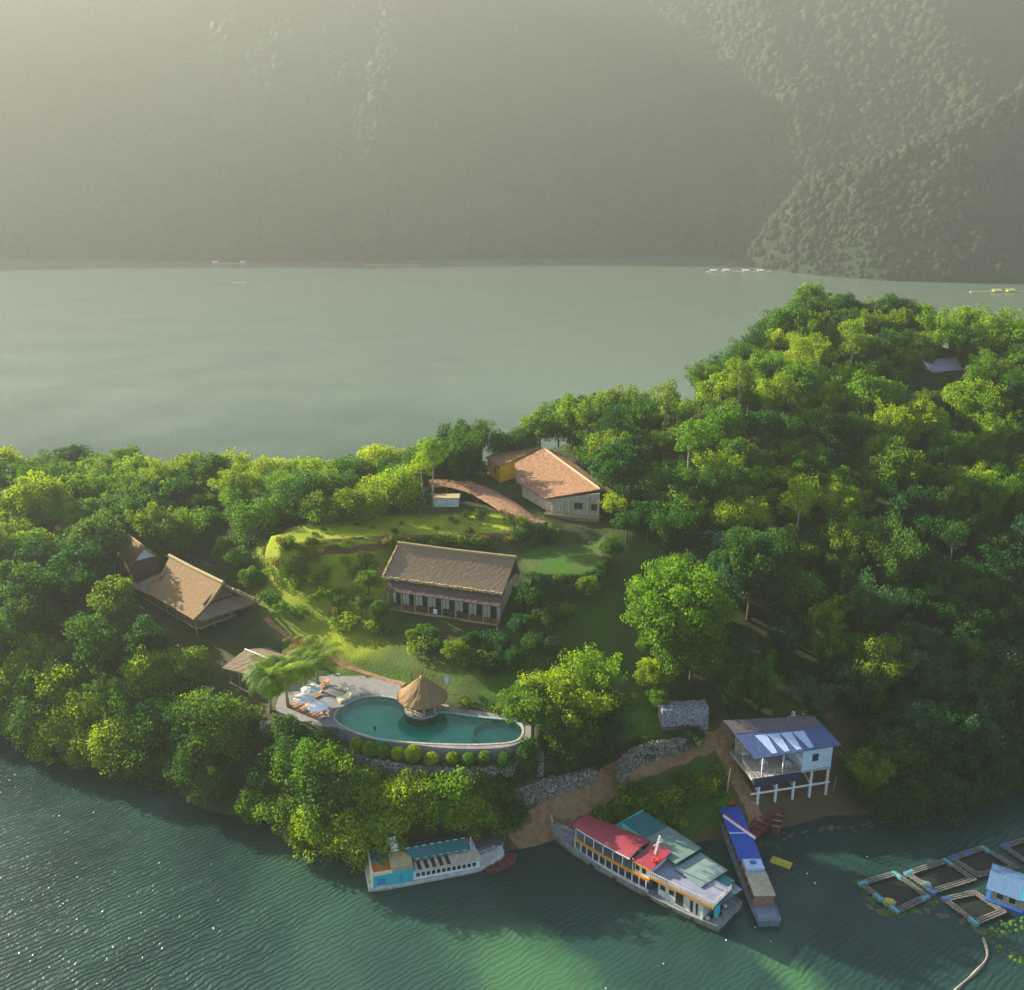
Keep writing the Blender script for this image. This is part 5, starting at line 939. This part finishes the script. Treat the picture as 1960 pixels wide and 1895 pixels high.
far_raft('smaller grey fish farm beside the dark wooded spur', (1603, 517), 72, 1., (M['concrete'], M['concrete']), ((.3, 1.6), (.6, 1.6)))
far_raft('yellow-green fish farm cut by the frame edge below the spur', (1925, 560), 130, 1.0, (surf('lime_raft', (.45, .5, .15), (.3, .35, .12), .2, .8), M['yellow_mat']), ((.4, 1.6), (.6, 1.8)))
far_raft('faint pale raft under the hazy hill, second from the middle', (1258, 473), 60, .5, (M['off_white'], M['off_white']), ())
far_raft('faint yellowish raft at the hazy waterline in the middle', (750, 508), 100, .9, (M['yellow_mat'], M['beige']), ())
far_raft('faint white raft on the hazy water, upper one', (437, 505), 60, .6, (M['off_white'], M['white_paint']), ((.05, 2), (.95, 2)))
far_raft('faint white raft on the hazy water, lower one', (458, 542), 26, .4, (M['off_white'], M['white_paint']), ())

# ------------------------------------------------------------------ tree kinds (leaf-sized faces, shared meshes)
def leaf_faces(lobes, dens, size, seed, up=.25, jit=.55, shell=(.72, 1.06)):
    """lobes: (centre, (rx, ry, rz)). dens: leaves per square metre of lobe"""
    g = np.random.default_rng(seed); V = []; 
    for c, r in lobes:
        rr = np.array(r, float); n = int(dens * 4 * math.pi * (rr.prod() ** (2 / 3)))
        d = g.normal(size=(n, 3)); d[:, 2] += up; d /= np.linalg.norm(d, axis=1)[:, None]
        k = g.uniform(shell[0], shell[1], (n, 1)) + g.normal(0, .05, (n, 1))
        p = np.array(c) + d * rr * k
        nn = d + g.normal(size=(n, 3)) * jit; nn /= np.linalg.norm(nn, axis=1)[:, None]
        t = np.cross(nn, g.normal(size=(n, 3))); t /= np.linalg.norm(t, axis=1)[:, None] + 1e-9; b = np.cross(nn, t)
        s = g.uniform(.6, 1.25, (n, 1)) * size
        V.append(np.stack([p + t * s * .9, p + b * s * .5, p - t * s * .9, p - b * s * .5], 1))
    V = np.concatenate(V).reshape(-1, 3); return V, np.arange(len(V)).reshape(-1, 4)
def crown_lobes(R3, n, lr, seed, zc, flat=.0):
    g = np.random.default_rng(seed); out = [((0, 0, zc), (R3[0] * .62, R3[1] * .62, R3[2] * .62))]
    for i in range(n):
        ph = i * 2.39996 + g.uniform(-.3, .3); cz = 1 - 1.55 * (i + .5) / n; sr = math.sqrt(max(0, 1 - cz * cz)); q = g.uniform(.62, .98)
        c = (R3[0] * sr * math.cos(ph) * q, R3[1] * sr * math.sin(ph) * q, zc + R3[2] * cz * q * (1 - flat)); r = lr * g.uniform(.55, 1.4); c = (c[0] + g.normal(0, .35), c[1] + g.normal(0, .35), c[2] + g.normal(0, .3) * (R3[2] / 3))
        out.append((c, (r, r, r * g.uniform(.7, .95))))
    return out
def limbs(mb, base_r, ztop, lobes, seed, k=6, zb=.45):
    g = random.Random(seed); lean = (g.uniform(-.3, .3), g.uniform(-.3, .3))
    pts = [(0, 0, -.6), (lean[0] * .3, lean[1] * .3, ztop * .3), (lean[0], lean[1], ztop * .7), (lean[0] * 1.2, lean[1], ztop)]
    mb.tube(pts, [base_r * 1.25, base_r, base_r * .75, base_r * .4], 7)
    for c, r in g.sample(lobes[1:], min(k, len(lobes) - 1)):
        z0 = ztop * g.uniform(zb, .85); mb.tube([(lean[0] * .7, lean[1] * .7, z0), (c[0] * .5, c[1] * .5, (z0 + c[2]) / 2 - .1), tuple(c)], [base_r * .45, base_r * .3, base_r * .12], 5)
PROTO = {}
def add_proto(kind, V, Fc, mb, bark):
    cm = npmesh(kind + '_crown', V, Fc, [LEAF[0]]); me = bpy.data.meshes.new(kind + '_trunk'); me.from_pydata([tuple(v) for v in mb.v], [], mb.f); me.materials.append(bark)
    me.polygons.foreach_set('use_smooth', [True] * len(me.polygons)); PROTO.setdefault(kind, []).append((cm, me))
for s in range(5):                                                       # rounded broadleaf
    lb = crown_lobes((3.9, 3.9, 3.2), 34 + s * 3, 1.2, s, 6.4); V, Fc = leaf_faces(lb, 8.6, .27, s, jit=.75, shell=(.55, 1.2)); mb = MB(); limbs(mb, .26, 6.6, lb, s); add_proto('broadleaf', V, Fc, mb, M['bark'])
for s in range(4):                                                       # ragged crown of separate tufts
    g = random.Random(s + 70); lb = [((0, 0, 6.6), (1.6, 1.6, 1.6))]
    for i in range(11):
        th = i * 2.4 + g.uniform(-.4, .4); rr = g.uniform(1.4, 4.0); cz = 8.6 - rr * .75 + g.uniform(-1, 1.1); c0 = Vector((rr * math.cos(th), rr * math.sin(th), cz))
        for k in range(4): r = g.uniform(.55, 1.15); lb.append(((c0.x + g.uniform(-.9, .9), c0.y + g.uniform(-.9, .9), c0.z + g.uniform(-.7, .7)), (r, r, r * .85)))
    V, Fc = leaf_faces(lb, 9.5, .26, 70 + s, jit=.75, shell=(.5, 1.2)); mb = MB(); limbs(mb, .24, 6.8, lb, s, 9); add_proto('ragged', V, Fc, mb, M['bark'])
for s in range(2):                                                       # grand old crown
    lb = [(tuple(np.array(c) + np.random.default_rng(i + s).normal(0, .7, 3)), r) for i, (c, r) in enumerate(crown_lobes((6.6, 6.6, 5.4), 95, 1.5, 30 + s, 10.2))]; V, Fc = leaf_faces(lb, 8., .29, 30 + s, jit=.75, shell=(.55, 1.2)); mb = MB(); limbs(mb, .4, 10.5, lb, s, 14); add_proto('grand', V, Fc, mb, M['bark'])
for s in range(3):                                                       # tall narrow crown on a pale bare trunk
    lb = crown_lobes((2.4, 2.4, 3.4), 18, 1.15, 20 + s, 10.2); V, Fc = leaf_faces(lb, 8.5, .23, 20 + s, jit=.7); mb = MB(); limbs(mb, .2, 10, lb, s, 5, .7); add_proto('tall', V, Fc, mb, M['pale_bark'])
def bamboo(seed, n=15, ht=11., spread=4.3):
    g = random.Random(seed); lobes = []; mb = MB()
    for i in range(n):
        th = i * 2.39996 + g.uniform(-.4, .4); sp = spread * math.sqrt((i + .6) / n) * g.uniform(.85, 1.1); h = ht * g.uniform(.78, 1.08) * (1 - .12 * (i / n)); pts = []
        for k in range(9):
            u = k / 8; rr = .25 + sp * (u ** 2.1); z = h * (u - .34 * max(0, u - .62) ** 1.3 * 2.2) ; pts.append((rr * math.cos(th), rr * math.sin(th), z))
        mb.tube([pts[0], pts[3], pts[5], pts[7]], [.07, .06, .045, .02], 5)
        for k in range(2, 9):
            u = k / 8; r = (.95 if k < 7 else .8 if k < 8 else .6) * g.uniform(.8, 1.2); x, y, z = pts[k]
            lobes.append(((x + g.uniform(-.3, .3), y + g.uniform(-.3, .3), z - .15), (r, r, r * 1.2)))
    V, Fc = leaf_faces(lobes, 6., .215, seed, up=.0, jit=.6, shell=(.5, 1.15)); return V, Fc, mb
for s in range(5): add_proto('bamboo', *bamboo(40 + s, 13 + s), M['culm'])
for s in range(4):                                                       # bank tree, leafy to the ground
    lb = crown_lobes((3.3, 3.3, 3.2), 34, 1.1, 60 + s, 3.2); V, Fc = leaf_faces(lb, 9., .22, 60 + s, jit=.75, shell=(.55, 1.2)); mb = MB(); limbs(mb, .18, 3.2, lb, s); add_proto('bank', V, Fc, mb, M['bark'])
for s in range(4):                                                       # shrub
    lb = crown_lobes((1.1, 1.1, .85), 10, .55, 80 + s, .9); V, Fc = leaf_faces(lb, 16, .17, 80 + s, jit=.7); mb = MB(); mb.tube([(0, 0, -.3), (0, 0, .9)], [.07, .04], 5); add_proto('shrub', V, Fc, mb, M['bark'])
lb = [((0, 0, .72), (.78, .78, .70)), ((0, 0, .72), (.6, .6, .55))]; V, Fc = leaf_faces(lb, 190, .09, 91, jit=.6, shell=(.9, 1.04)); mb = MB(); mb.tube([(0, 0, -.2), (0, 0, .6)], .06, 6); add_proto('topiary', V, Fc, mb, M['bark'])
def palm(seed, n=24, ht=4.6, fl=3.5):
    g = random.Random(seed); mb = MB(); V = []; F_ = []
    mb.tube([(0, 0, -.3), (.1, .05, ht * .5), (.25, .1, ht)], [.2, .14, .11], 8)
    for i in range(n):
        th = i * 2.39996; el = g.uniform(-.1, 1.15); L = fl * g.uniform(.85, 1.1); p0 = Vector((.25, .1, ht)); pr = None; pts = []
        for k in range(9):
            u = k / 8; e = el - 1.9 * u * u * .8; 
            if k == 0: p = p0.copy()
            else: p = pr + Vector((math.cos(th) * math.cos(e), math.sin(th) * math.cos(e), math.sin(e))) * L / 8
            pts.append(p); pr = p
        side = Vector((-math.sin(th), math.cos(th), 0))
        for k in range(1, 9):
            for q in range(3):
                a = pts[k - 1].lerp(pts[k], q / 3); b = pts[k - 1].lerp(pts[k], q / 3 + .22); wd = .8 * math.sin(math.pi * (.12 + .8 * (k - 1 + q / 3) / 8)) + .08
                for s in (-1, 1):
                    tip = a + side * s * wd + (b - a) * 1.6 - Vector((0, 0, .28 * wd)); o = len(V); V += [a, b, tip + (b - a) * .4, tip]; F_.append((o, o + 1, o + 2, o + 3))
    return np.array([tuple(v) for v in V]), np.array(F_), mb
for s in range(3): add_proto('palm', *palm(s), M['pale_bark'])
def banana(seed):
    g = random.Random(seed); V = []; F_ = []; mb = MB(); mb.tube([(0, 0, -.2), (0, 0, 1.5)], [.16, .1], 7)
    for i in range(12):
        th = i * 2.4; el = g.uniform(.3, 1.35); L = g.uniform(1.4, 2.1); p = Vector((0, 0, 1.4)); side = Vector((-math.sin(th), math.cos(th), 0)); prev = None
        for k in range(6):
            u = k / 5; e = el - 1.3 * u * u; wd = .3 * math.sin(math.pi * (.08 + .88 * u)); o = len(V); V += [p - side * wd, p + side * wd]
            if prev is not None: F_.append((prev, prev + 1, o + 1, o))
            prev = o; p = p + Vector((math.cos(th) * math.cos(e), math.sin(th) * math.cos(e), math.sin(e))) * L / 5
    return np.array([tuple(v) for v in V]), np.array(F_), mb
for s in range(2): add_proto('banana', *banana(s), M['culm'])

NAME = dict(grand='great_tree', ragged='ragged_tree', broadleaf='broadleaf_tree', tall='tall_tree', bamboo='bamboo_clump', bank='bank_tree', shrub='shrub', topiary='topiary_bush', palm='palm_tree', banana='banana_plant')
CAT = dict(grand='tree', ragged='tree', broadleaf='tree', tall='tree', bamboo='bamboo', bank='tree', shrub='shrub', topiary='bush', palm='palm tree', banana='plant')
LOOK = dict(grand='great tree', ragged='tufted tree', broadleaf='round tree', tall='tall slim tree', bamboo='bamboo clump', bank='low bushy tree', shrub='shrub', topiary='round clipped bush', palm='feathery palm', banana='broad-leaved banana plant')
HCEN = dict(grand=9.6, ragged=6.6, broadleaf=6.4, tall=10., bamboo=6., bank=3., shrub=.9, topiary=.7, palm=5., banana=1.4)
GROUP = dict(grand='great trees on the grass slope', ragged='tufted open-crowned trees of the peninsula wood', broadleaf='round broadleaf trees of the peninsula wood', tall='tall pale-trunked trees', bamboo='bamboo clumps of the peninsula wood', bank='bushy trees along the shore', shrub='garden shrubs', topiary='clipped bushes below the pool', palm='palms beside the pool deck', banana='banana plants')
LAND = {'the yellow-walled annex': (965, 890), 'the long tiled villa': (1070, 930), 'the curved tiled walkway': (880, 930), 'the long thatched lodge': (860, 1110), 'the thatched stilt hall': (370, 1140),
        'the white-gabled hut': (270, 1055), 'the pool cabana': (810, 1320), 'the white parasols': (595, 1335), 'the stilt cafe': (1500, 1440), 'the grey stone terrace': (1310, 1365),
        'the blue-roofed boat': (1425, 1620), 'the turquoise boat': (830, 1640), 'the lavender hilltop roof': (1790, 692), 'the orange hut': (175, 970), 'the white terrace rail': (405, 972),
        'the lone bright tree': (1285, 1165), 'the poolside bamboo': (1090, 1340), 'the fish pens': (1850, 1680), 'the dark summit treetops': (1660, 565),
        'the bare white trunk': (1414, 770)}
NUMW = ['touching it', 'one crown off', 'two crowns off', 'three crowns off', 'four crowns off', 'five crowns off', 'six crowns off', 'seven crowns off', 'eight crowns off', 'nine crowns off', 'ten crowns off', 'eleven crowns off', 'twelve crowns off', 'thirteen crowns off', 'fourteen crowns off']
USED = {}
def autolabel(kind, ci, sc, px, py):
    size = 'big ' if sc > 1.12 else 'small ' if sc < .84 else ''
    ld = sorted(LAND.items(), key=lambda q: math.hypot(q[1][0] - px, q[1][1] - py))
    for nm, (lx, ly) in ld[:14]:
        dx, dy = px - lx, py - ly; a = math.degrees(math.atan2(-dy, dx)) % 360
        dr = ['right of', 'above-right of', 'above', 'above-left of', 'left of', 'below-left of', 'below', 'below-right of'][int((a + 22.5) // 45) % 8]
        k = int(math.hypot(dx, dy) / 55); t = f'{size}{COLWORD[ci]} {LOOK[kind]} {dr} {nm}' + (', ' + NUMW[min(k, 14)] if k else '')
        if len(t.split()) > 16: t = t.replace('crowns off', 'crowns off').replace(size, '', 1) if size else t
        if t not in USED: break
    USED[t] = 1; return t
MI = {}
def plant(kind, x, y, sc=1., ci=1, rz=None, label=None, group=None, v=None, z=None, sz=None):
    v = random.randrange(len(PROTO[kind])) if v is None else v; cm, tm = PROTO[kind][v]
    if (cm.name, ci) not in MI:
        c2 = cm.copy(); c2.materials[0] = LEAF[ci]; MI[(cm.name, ci)] = c2
    z = hgt(x, y) if z is None else z; px, py = proj(x, y, z + HCEN[kind] * sc)
    o = thing(NAME[kind], label or autolabel(kind, ci, sc, px, py), CAT[kind], (x, y, z - .1), random.uniform(0, 6.28) if rz is None else rz, group or GROUP[kind]); o.scale = (sc, sc, sz or sc * random.uniform(.9, 1.12))
    for nm, me in (('crown', MI[(cm.name, ci)]), ('trunk', tm)):
        c = bpy.data.objects.new('fronds' if nm == 'crown' and kind == 'palm' else 'leaves' if nm == 'crown' and kind == 'banana' else nm, me); COL.objects.link(c); c.parent = o
    return o
TREES = []                                                    # (x, y, r) kept for spacing
def plant_at(kind, px, py, sc=1., ci=1, **k):
    p = place(px, py, HCEN[kind] * sc)
    if p is None: return
    RAD = dict(grand=6.5, ragged=3.9, broadleaf=3.9, tall=2.5, bamboo=4., bank=3.3, shrub=1., topiary=.6, palm=1.5, banana=1.)
    TREES.append((p.x, p.y, RAD[kind] * sc)); return plant(kind, p.x, p.y, sc, ci, **k)

# named trees of the garden and the slopes
plant_at('grand', 1288, 1172, 1.12, 0, label='big bright yellow-green round tree standing alone on the grass slope', v=0)
plant_at('bamboo', 1095, 1345, 1.45, 0, label='big leafy bamboo clump overhanging the right end of the pool', v=2)
plant_at('broadleaf', 1020, 1345, .95, 1, label='tree with pale flecked leaves touching the right end of the pool', v=3)
plant_at('bamboo', 1050, 1330, 1.1, 0, v=0, label='bamboo clump leaning over the pool end, closest to the water of the pool')
plant_at('bamboo', 1140, 1300, 1.25, 0, v=4, label='tall pale bamboo plume right behind the big poolside clump')
plant_at('bamboo', 1085, 1400, 1.2, 2, v=1, label='dark bamboo skirt hanging toward the rubble walls by the pool end')
plant_at('bamboo', 1145, 1400, 1.15, 2, v=3, label='dark bamboo clump standing over the long pale rubble wall')
plant_at('grand', 1325, 1240, .78, 1, label='shaded tufted tree below and behind the lone bright tree')
plant_at('grand', 1440, 1095, .95, 2, label='big dark tufted tree behind the lone bright tree')
plant_at('bamboo', 1165, 1350, 1.15, 2, label='dark bamboo clump between the big pool bamboo and the grey stone terrace')
plant_at('broadleaf', 1248, 1285, .62, 0, label='small bright tree just above the grey stone terrace, upper of two')
plant_at('broadleaf', 1262, 1335, .40, 0, label='tiny bright tree leaning over the corner of the grey stone terrace')
plant_at('broadleaf', 1240, 1235, .42, 0, label='tiny bright tree under the big lone tree on the slope')
plant_at('palm', 545, 1268, 1.5, 0, v=0, label='big palm in front of the open thatched pavilion')
plant_at('palm', 512, 1288, 1.3, 0, v=1, label='yellowish palm nearest the orange wall of the open pavilion')
plant_at('palm', 605, 1246, 1.4, 1, v=2, label='palm above the topmost white parasol')
plant_at('palm', 573, 1240, 1.0, 4, v=1, label='dry golden palm between the two green pool palms')
plant_at('palm', 578, 1268, 1.25, 0, v=0, label='low palm directly above the parasols')
for px, py, sc, ci in [(455, 1065, .62, 0), (430, 1050, .5, 1), (480, 1100, .5, 0)]: plant_at('broadleaf', px, py, sc, ci)
for px, py, sc, ci in [(705, 1110, .5, 1), (690, 1150, .45, 1), (725, 1170, .45, 2), (1010, 1150, .62, 2), (1050, 1180, .6, 2), (1000, 1200, .5, 2), (1125, 1120, .5, 1), (1085, 1170, .42, 1), (870, 1240, .42, 1), (825, 1215, .3, 2), (905, 1225, .35, 2), (960, 1230, .4, 2),
                       (1020, 1230, .5, 2), (790, 1215, .3, 1), (985, 1260, .4, 2), (1050, 1240, .5, 3), (1180, 960, .7, 0), (1200, 1000, .6, 2), (1170, 1050, .55, 2)]: plant_at('broadleaf', px, py, sc, ci)
for px, py in [(795, 935), (780, 950), (812, 945), (770, 970), (790, 965), (805, 975)]: plant_at('banana', px, py, 1.3, 1)
for i, q in enumerate([(700, 612), (792, 640), (885, 650), (990, 670), (1092, 685), (1222, 702), (1368, 695), (1480, 705), (1590, 692), (1725, 692)]):
    ex = ['at the parasol end of', 'second from the parasol end of', 'third from the parasol end of', 'fourth from the parasol end of', 'fifth from the parasol end of', 'fifth from the bamboo end of',
          'fourth from the bamboo end of', 'third from the bamboo end of', 'second from the bamboo end of', 'at the bamboo end of']
    px, py = _z5(*q); p = P(px, py, 11.1)
    plant('topiary', p.x, p.y, (1.5 if i in (1, 4) else 1.3) * (1.0 if i < 6 else .92), 0, label='round clipped bush ' + ex[i] + ' the row below the pool', z=10.25)
    TREES.append((p.x, p.y, 1.2))
g = random.Random(5)
for poly, n, cs, s0, s1 in [([(505, 1060), (560, 1050), (720, 1060), (730, 1090), (690, 1130), (660, 1180), (560, 1140), (500, 1090)], 36, (0, 0, 0, 4, 1), .6, 1.25), ([(500, 1130), (620, 1190), (720, 1190), (760, 1220), (700, 1230), (600, 1200), (520, 1160)], 12, (0, 1, 1), .9, 1.5),
                            ([(530, 1036), (960, 1026), (1000, 1030), (1000, 1040), (740, 1042), (540, 1052)], 44, (0, 4, 1, 4), .6, 1.), ([(990, 1010), (1080, 1020), (1040, 1040), (960, 1030)], 14, (1, 3), .8, 1.3),
                            ([(780, 1210), (960, 1230), (960, 1290), (860, 1270), (780, 1240)], 18, (1, 2, 2), .9, 1.6), ([(640, 1492), (960, 1512), (940, 1535), (660, 1520)], 22, (1, 2), 1.1, 1.7), ([(1150, 1460), (1340, 1425), (1330, 1400), (1160, 1440)], 10, (2,), .8, 1.3),
                            ([(1140, 1545), (1250, 1500), (1370, 1455), (1385, 1480), (1380, 1560), (1240, 1590), (1180, 1590)], 46, (1, 0, 1), .8, 1.4), ([(940, 1480), (1000, 1500), (975, 1590), (900, 1570), (900, 1510)], 26, (1, 2, 2), 1., 1.7), ([(1000, 1420), (1060, 1440), (1000, 1480), (960, 1470)], 8, (1, 2), .8, 1.2), ([(960, 1330), (1000, 1370), (880, 1345), (880, 1330)], 8, (1, 2), .5, .8), ([(480, 1390), (600, 1400), (640, 1430), (500, 1440)], 10, (2, 2), 1., 1.5), ([(880, 975), (1000, 975), (1010, 1000), (900, 990)], 8, (1, 0), .7, 1.2),
                            ([(560, 1000), (900, 985), (960, 1010), (600, 1018)], 14, (4, 2), .35, .6), ([(1010, 1100), (1130, 1102), (1160, 1060), (1165, 1090), (1120, 1115), (1020, 1110)], 14, (1, 2), .6, .9)]:
    k = 0; xs = [q[0] for q in poly]; ys = [q[1] for q in poly]; tries = 0
    while k < n and tries < 2000:
        tries += 1; px, py = g.uniform(min(xs), max(xs)), g.uniform(min(ys), max(ys))
        if not inpoly(px, py, poly): continue
        p = place(px, py, .9)
        if p is None or p.z < .3: continue
        plant('shrub', p.x, p.y, g.uniform(s0, s1), g.choice(cs)); k += 1
# the wood: jittered grid in the world, accepted where the photograph shows trees
WOOD = [[(-80, 880), (200, 885), (420, 905), (560, 890), (640, 882), (700, 858), (760, 862), (840, 842), (900, 826), (970, 838), (1010, 798), (1100, 770), (1220, 766), (1330, 762), (1372, 680), (1450, 605), (1540, 572), (1660, 578), (1800, 612), (2060, 640), (2060, 1500), (1850, 1530),
         (1640, 1530), (1625, 1390), (1560, 1345), (1420, 1330), (1330, 1250), (1260, 1080), (1190, 960), (1150, 880), (1060, 812), (930, 835), (880, 885), (800, 900), (760, 960), (720, 975), (520, 985), (500, 1020), (410, 1040), (350, 1050), (300, 1020), (240, 1040), (235, 1120), (300, 1200), (360, 1240),
         (420, 1270), (430, 1330), (520, 1400), (640, 1450), (700, 1500), (760, 1520), (900, 1525), (925, 1560), (900, 1590), (760, 1600), (700, 1610), (600, 1578), (450, 1505), (330, 1455), (200, 1420), (60, 1375), (-80, 1340)]]
KEEP = [[(155, 930), (205, 930), (205, 985), (155, 985)], [(370, 955), (440, 955), (440, 985), (370, 985)], [(1750, 660), (1850, 660), (1860, 725), (1745, 725)], [(240, 1020), (340, 1020), (500, 1130), (500, 1210), (420, 1240), (300, 1190), (240, 1130)], [(410, 1220), (560, 1220), (560, 1330), (430, 1330)],
        [(1400, 750), (1430, 750), (1430, 810), (1400, 810)]]
gx_ = np.random.default_rng(11); cand = []
SP = 6.3
for i in range(int((GX1 - GX0) / SP)):
    for j in range(int((GY1 - GY0) / SP)):
        x = GX0 + (i + .5 * (j % 2)) * SP + gx_.uniform(-1.8, 1.8); y = GY0 + j * SP + gx_.uniform(-1.8, 1.8); h = hgt(x, y)
        if h < .35: continue
        cand.append((y, x, h))
cand.sort()
NPL = 0
for y, x, h in cand:
    px0, py0 = proj(x, y, h)
    right = px0 > 1180
    front = (not right) and (py0 > 1225 or (h < 7))
    q = gx_.uniform()
    bd = mnoise.noise(Vector((x * .02, y * .02, 7)))
    if front and h < 9.5: kind = 'bank' if q < .75 else 'bamboo' if q < .85 else 'broadleaf'
    elif right and y > 230: kind = 'bamboo' if q < .5 + .4 * bd else 'broadleaf'
    elif right: kind = 'bamboo' if q < .62 + .5 * bd else 'broadleaf' if q < .93 else 'tall'
    else: kind = 'broadleaf' if q < .62 else 'bamboo' if q < .9 else 'tall'
    if kind == 'tall' and (h < 14 or x < -20): kind = 'broadleaf'
    if kind == 'broadleaf' and gx_.uniform() < .42: kind = 'ragged'
    sc = gx_.uniform(.72, 1.3) * (1. if kind != 'tall' else .9)
    if kind == 'bank': sc *= 1.12
    if (not right) and py0 < 1060 and py0 > 890 and px0 > 455 and px0 < 800: kind = 'bank'; sc *= 1.05
    px, py = proj(x, y, h + HCEN[kind] * sc)
    if not any(inpoly(px, py, pl) for pl in WOOD) or any(inpoly(px, py, pl) for pl in KEEP): continue
    if any(math.hypot(x - a, y - b) < .62 * (r + 3.3 * sc) for a, b, r in TREES[:60] if r > 1.5): continue
    if px < -130 or px > 2090: continue
    if y > 330 : continue
    # foliage colour in patches; shade of the lower right slope put into darker leaves
    cb = mnoise.noise(Vector((x * .03 + 9, y * .03, 2))) + gx_.uniform(-.35, .35)
    if right and py > 1000 and px > 1330: ci = 2 if cb < -.1 else 3 if cb < .2 else 1
    elif right: ci = 0 if cb > .02 else 1 if cb > -.3 else 2
    else: ci = 0 if cb > .12 else 1 if cb > -.2 else 2
    plant(kind, x, y, sc, ci, sz=sc * gx_.uniform(.85, 1.35) if kind == 'bamboo' else None); NPL += 1
# low trees closing the skyline gaps behind the villa
for px, py, sc, ci in [(850, 872, 1.2, 2), (885, 862, 1.3, 2), (1010, 815, 1.3, 0), (1050, 812, 1.4, 1), (1090, 820, 1.35, 2), (1125, 838, 1.35, 2), (1150, 868, 1.35, 1), (1175, 900, 1.2, 2), (1200, 850, 1.4, 1), (1230, 880, 1.3, 2),
                       (700, 880, 1.2, 1), (740, 885, 1.2, 2), (790, 885, 1.2, 2), (660, 915, 1.2, 1), (1215, 935, 1.2, 2), (1245, 960, 1.2, 1), (1285, 985, 1.3, 0), (840, 905, 1.1, 2), (900, 890, .9, 2)]:
    plant_at('bank', px, py, sc, ci, group='bushy trees on the skyline behind the villa')
for px, py, sc, ci in [(870, 852, .95, 2), (905, 842, .85, 1), (962, 852, .85, 1), (998, 842, .95, 2), (1032, 826, 1.05, 1), (1015, 812, 1.1, 1), (1048, 798, 1.2, 0), (1088, 790, 1.2, 1), (1125, 792, 1.15, 2), (1165, 790, 1.2, 1)]:
    plant_at('broadleaf', px, py, sc, ci, group='trees on the skyline behind the villa')
for px, py, sc, ci in [(745, 1540, 1.15, 0), (790, 1535, 1.15, 0), (838, 1532, 1.2, 0), (880, 1545, 1.1, 0), (912, 1565, .85, 0), (690, 1530, 1.1, 0), (640, 1500, 1.1, 0), (600, 1475, 1.1, 0), (560, 1480, 1., 0)]: plant_at('bank', px, py, sc, ci)
# dense bushy belt along the shore, crowns hanging over the water
sh_ = smooth_open([tuple(P(x, y, 0)) for x, y in SHORE if x <= 850], 6); sh2 = smooth_open([tuple(P(x, y, 0)) for x, y in SHORE if x >= 1600], 6)
BELT = []
for line, x_lo, x_hi in ((sh_, -120, 905), (sh2, 1625, 2080)):
    for row, (back, s0, s1) in enumerate([(-2.2, .8, 1.15), (2.6, 1.0, 1.35), (6.6, .95, 1.35), (10.8, .85, 1.3)]):
        acc = 0.
        for i in range(len(line) - 1):
            a_, b_ = Vector(line[i]), Vector(line[i + 1]); acc += (b_ - a_).length
            if acc < (3.1 if row == 0 else 4.3): continue
            acc = 0; d_ = (b_ - a_).normalized(); nn_ = Vector((-d_.y, d_.x, 0)); nn_ = nn_ if nn_.y > 0 else -nn_
            p = a_ + nn_ * (back + gx_.uniform(-.8, .8)) + d_ * gx_.uniform(-1, 1); h = max(hgt(p.x, p.y), -.2); sc = gx_.uniform(s0, s1); px, py = proj(p.x, p.y, h + 3 * sc)
            if px < x_lo or px > x_hi: continue
            if x_hi == 905 and (py < 1300 + .25 * px - 60 or (px > 610 and py < 1550) or (460 < px <= 610 and py < 1420 + (px - 460) * .55)): continue
            if any(math.hypot(p.x - q[0], p.y - q[1]) < 2.4 for q in BELT): continue
            if x_lo > 1000 and row > 1 and px < 1700: continue
            if px > 770 and py > 1572: continue
            BELT.append((p.x, p.y)); cb = mnoise.noise(Vector((p.x * .05 + 4, p.y * .05, 2))) + gx_.uniform(-.3, .3)
            ci = (0 if cb > .05 else 1 if cb > -.35 else 2) if x_hi == 905 else (2 if cb < .1 else 3)
            if 520 < px < 905 and gx_.uniform() < .9: ci = 0  # sunlight on this stretch of bank put into the yellow-green leaf colour
            plant('bank', p.x, p.y, sc, ci, z=h); NPL += 1
import collections
print('kinds', collections.Counter(o.name.split('.')[0] for o in bpy.data.objects if o.get('category')).most_common(12))
print('wood trees', NPL, 'objects', len(bpy.data.objects))
for px, py, k, sc, ci, lb in [(1618, 568, 'broadleaf', .6, 2, 'dark treetop on the summit, first of the pair'), (1678, 562, 'broadleaf', .75, 2, 'bigger dark treetop on the summit, second of the pair'), (1895, 612, 'bamboo', .7, 1, 'spiky plume rising from the hilltop skyline near the frame edge'), (1415, 730, 'tall', 1.2, 1, 'tall tree with a bare white trunk above the bright slope')]:
    plant_at(k, px, py, sc, ci, label=lb)

# ------------------------------------------------------------------ haze
m = bpy.data.materials.new('haze'); m.use_nodes = True; nt = m.node_tree; nt.nodes.remove(nt.nodes['Principled BSDF'])
pv = N(nt, 'ShaderNodeVolumePrincipled'); pv.inputs['Color'].default_value = (.262, .288, .272, 1); pv.inputs['Density'].default_value = .00052; pv.inputs['Anisotropy'].default_value = .26
nt.links.new(pv.outputs[0], nt.nodes['Material Output'].inputs['Volume'])
mb = MB(); mb.box(-1910, 1910, -70, 2110, -9.5, 540); o = mb.build('haze', m); tag(o, kind='stuff')
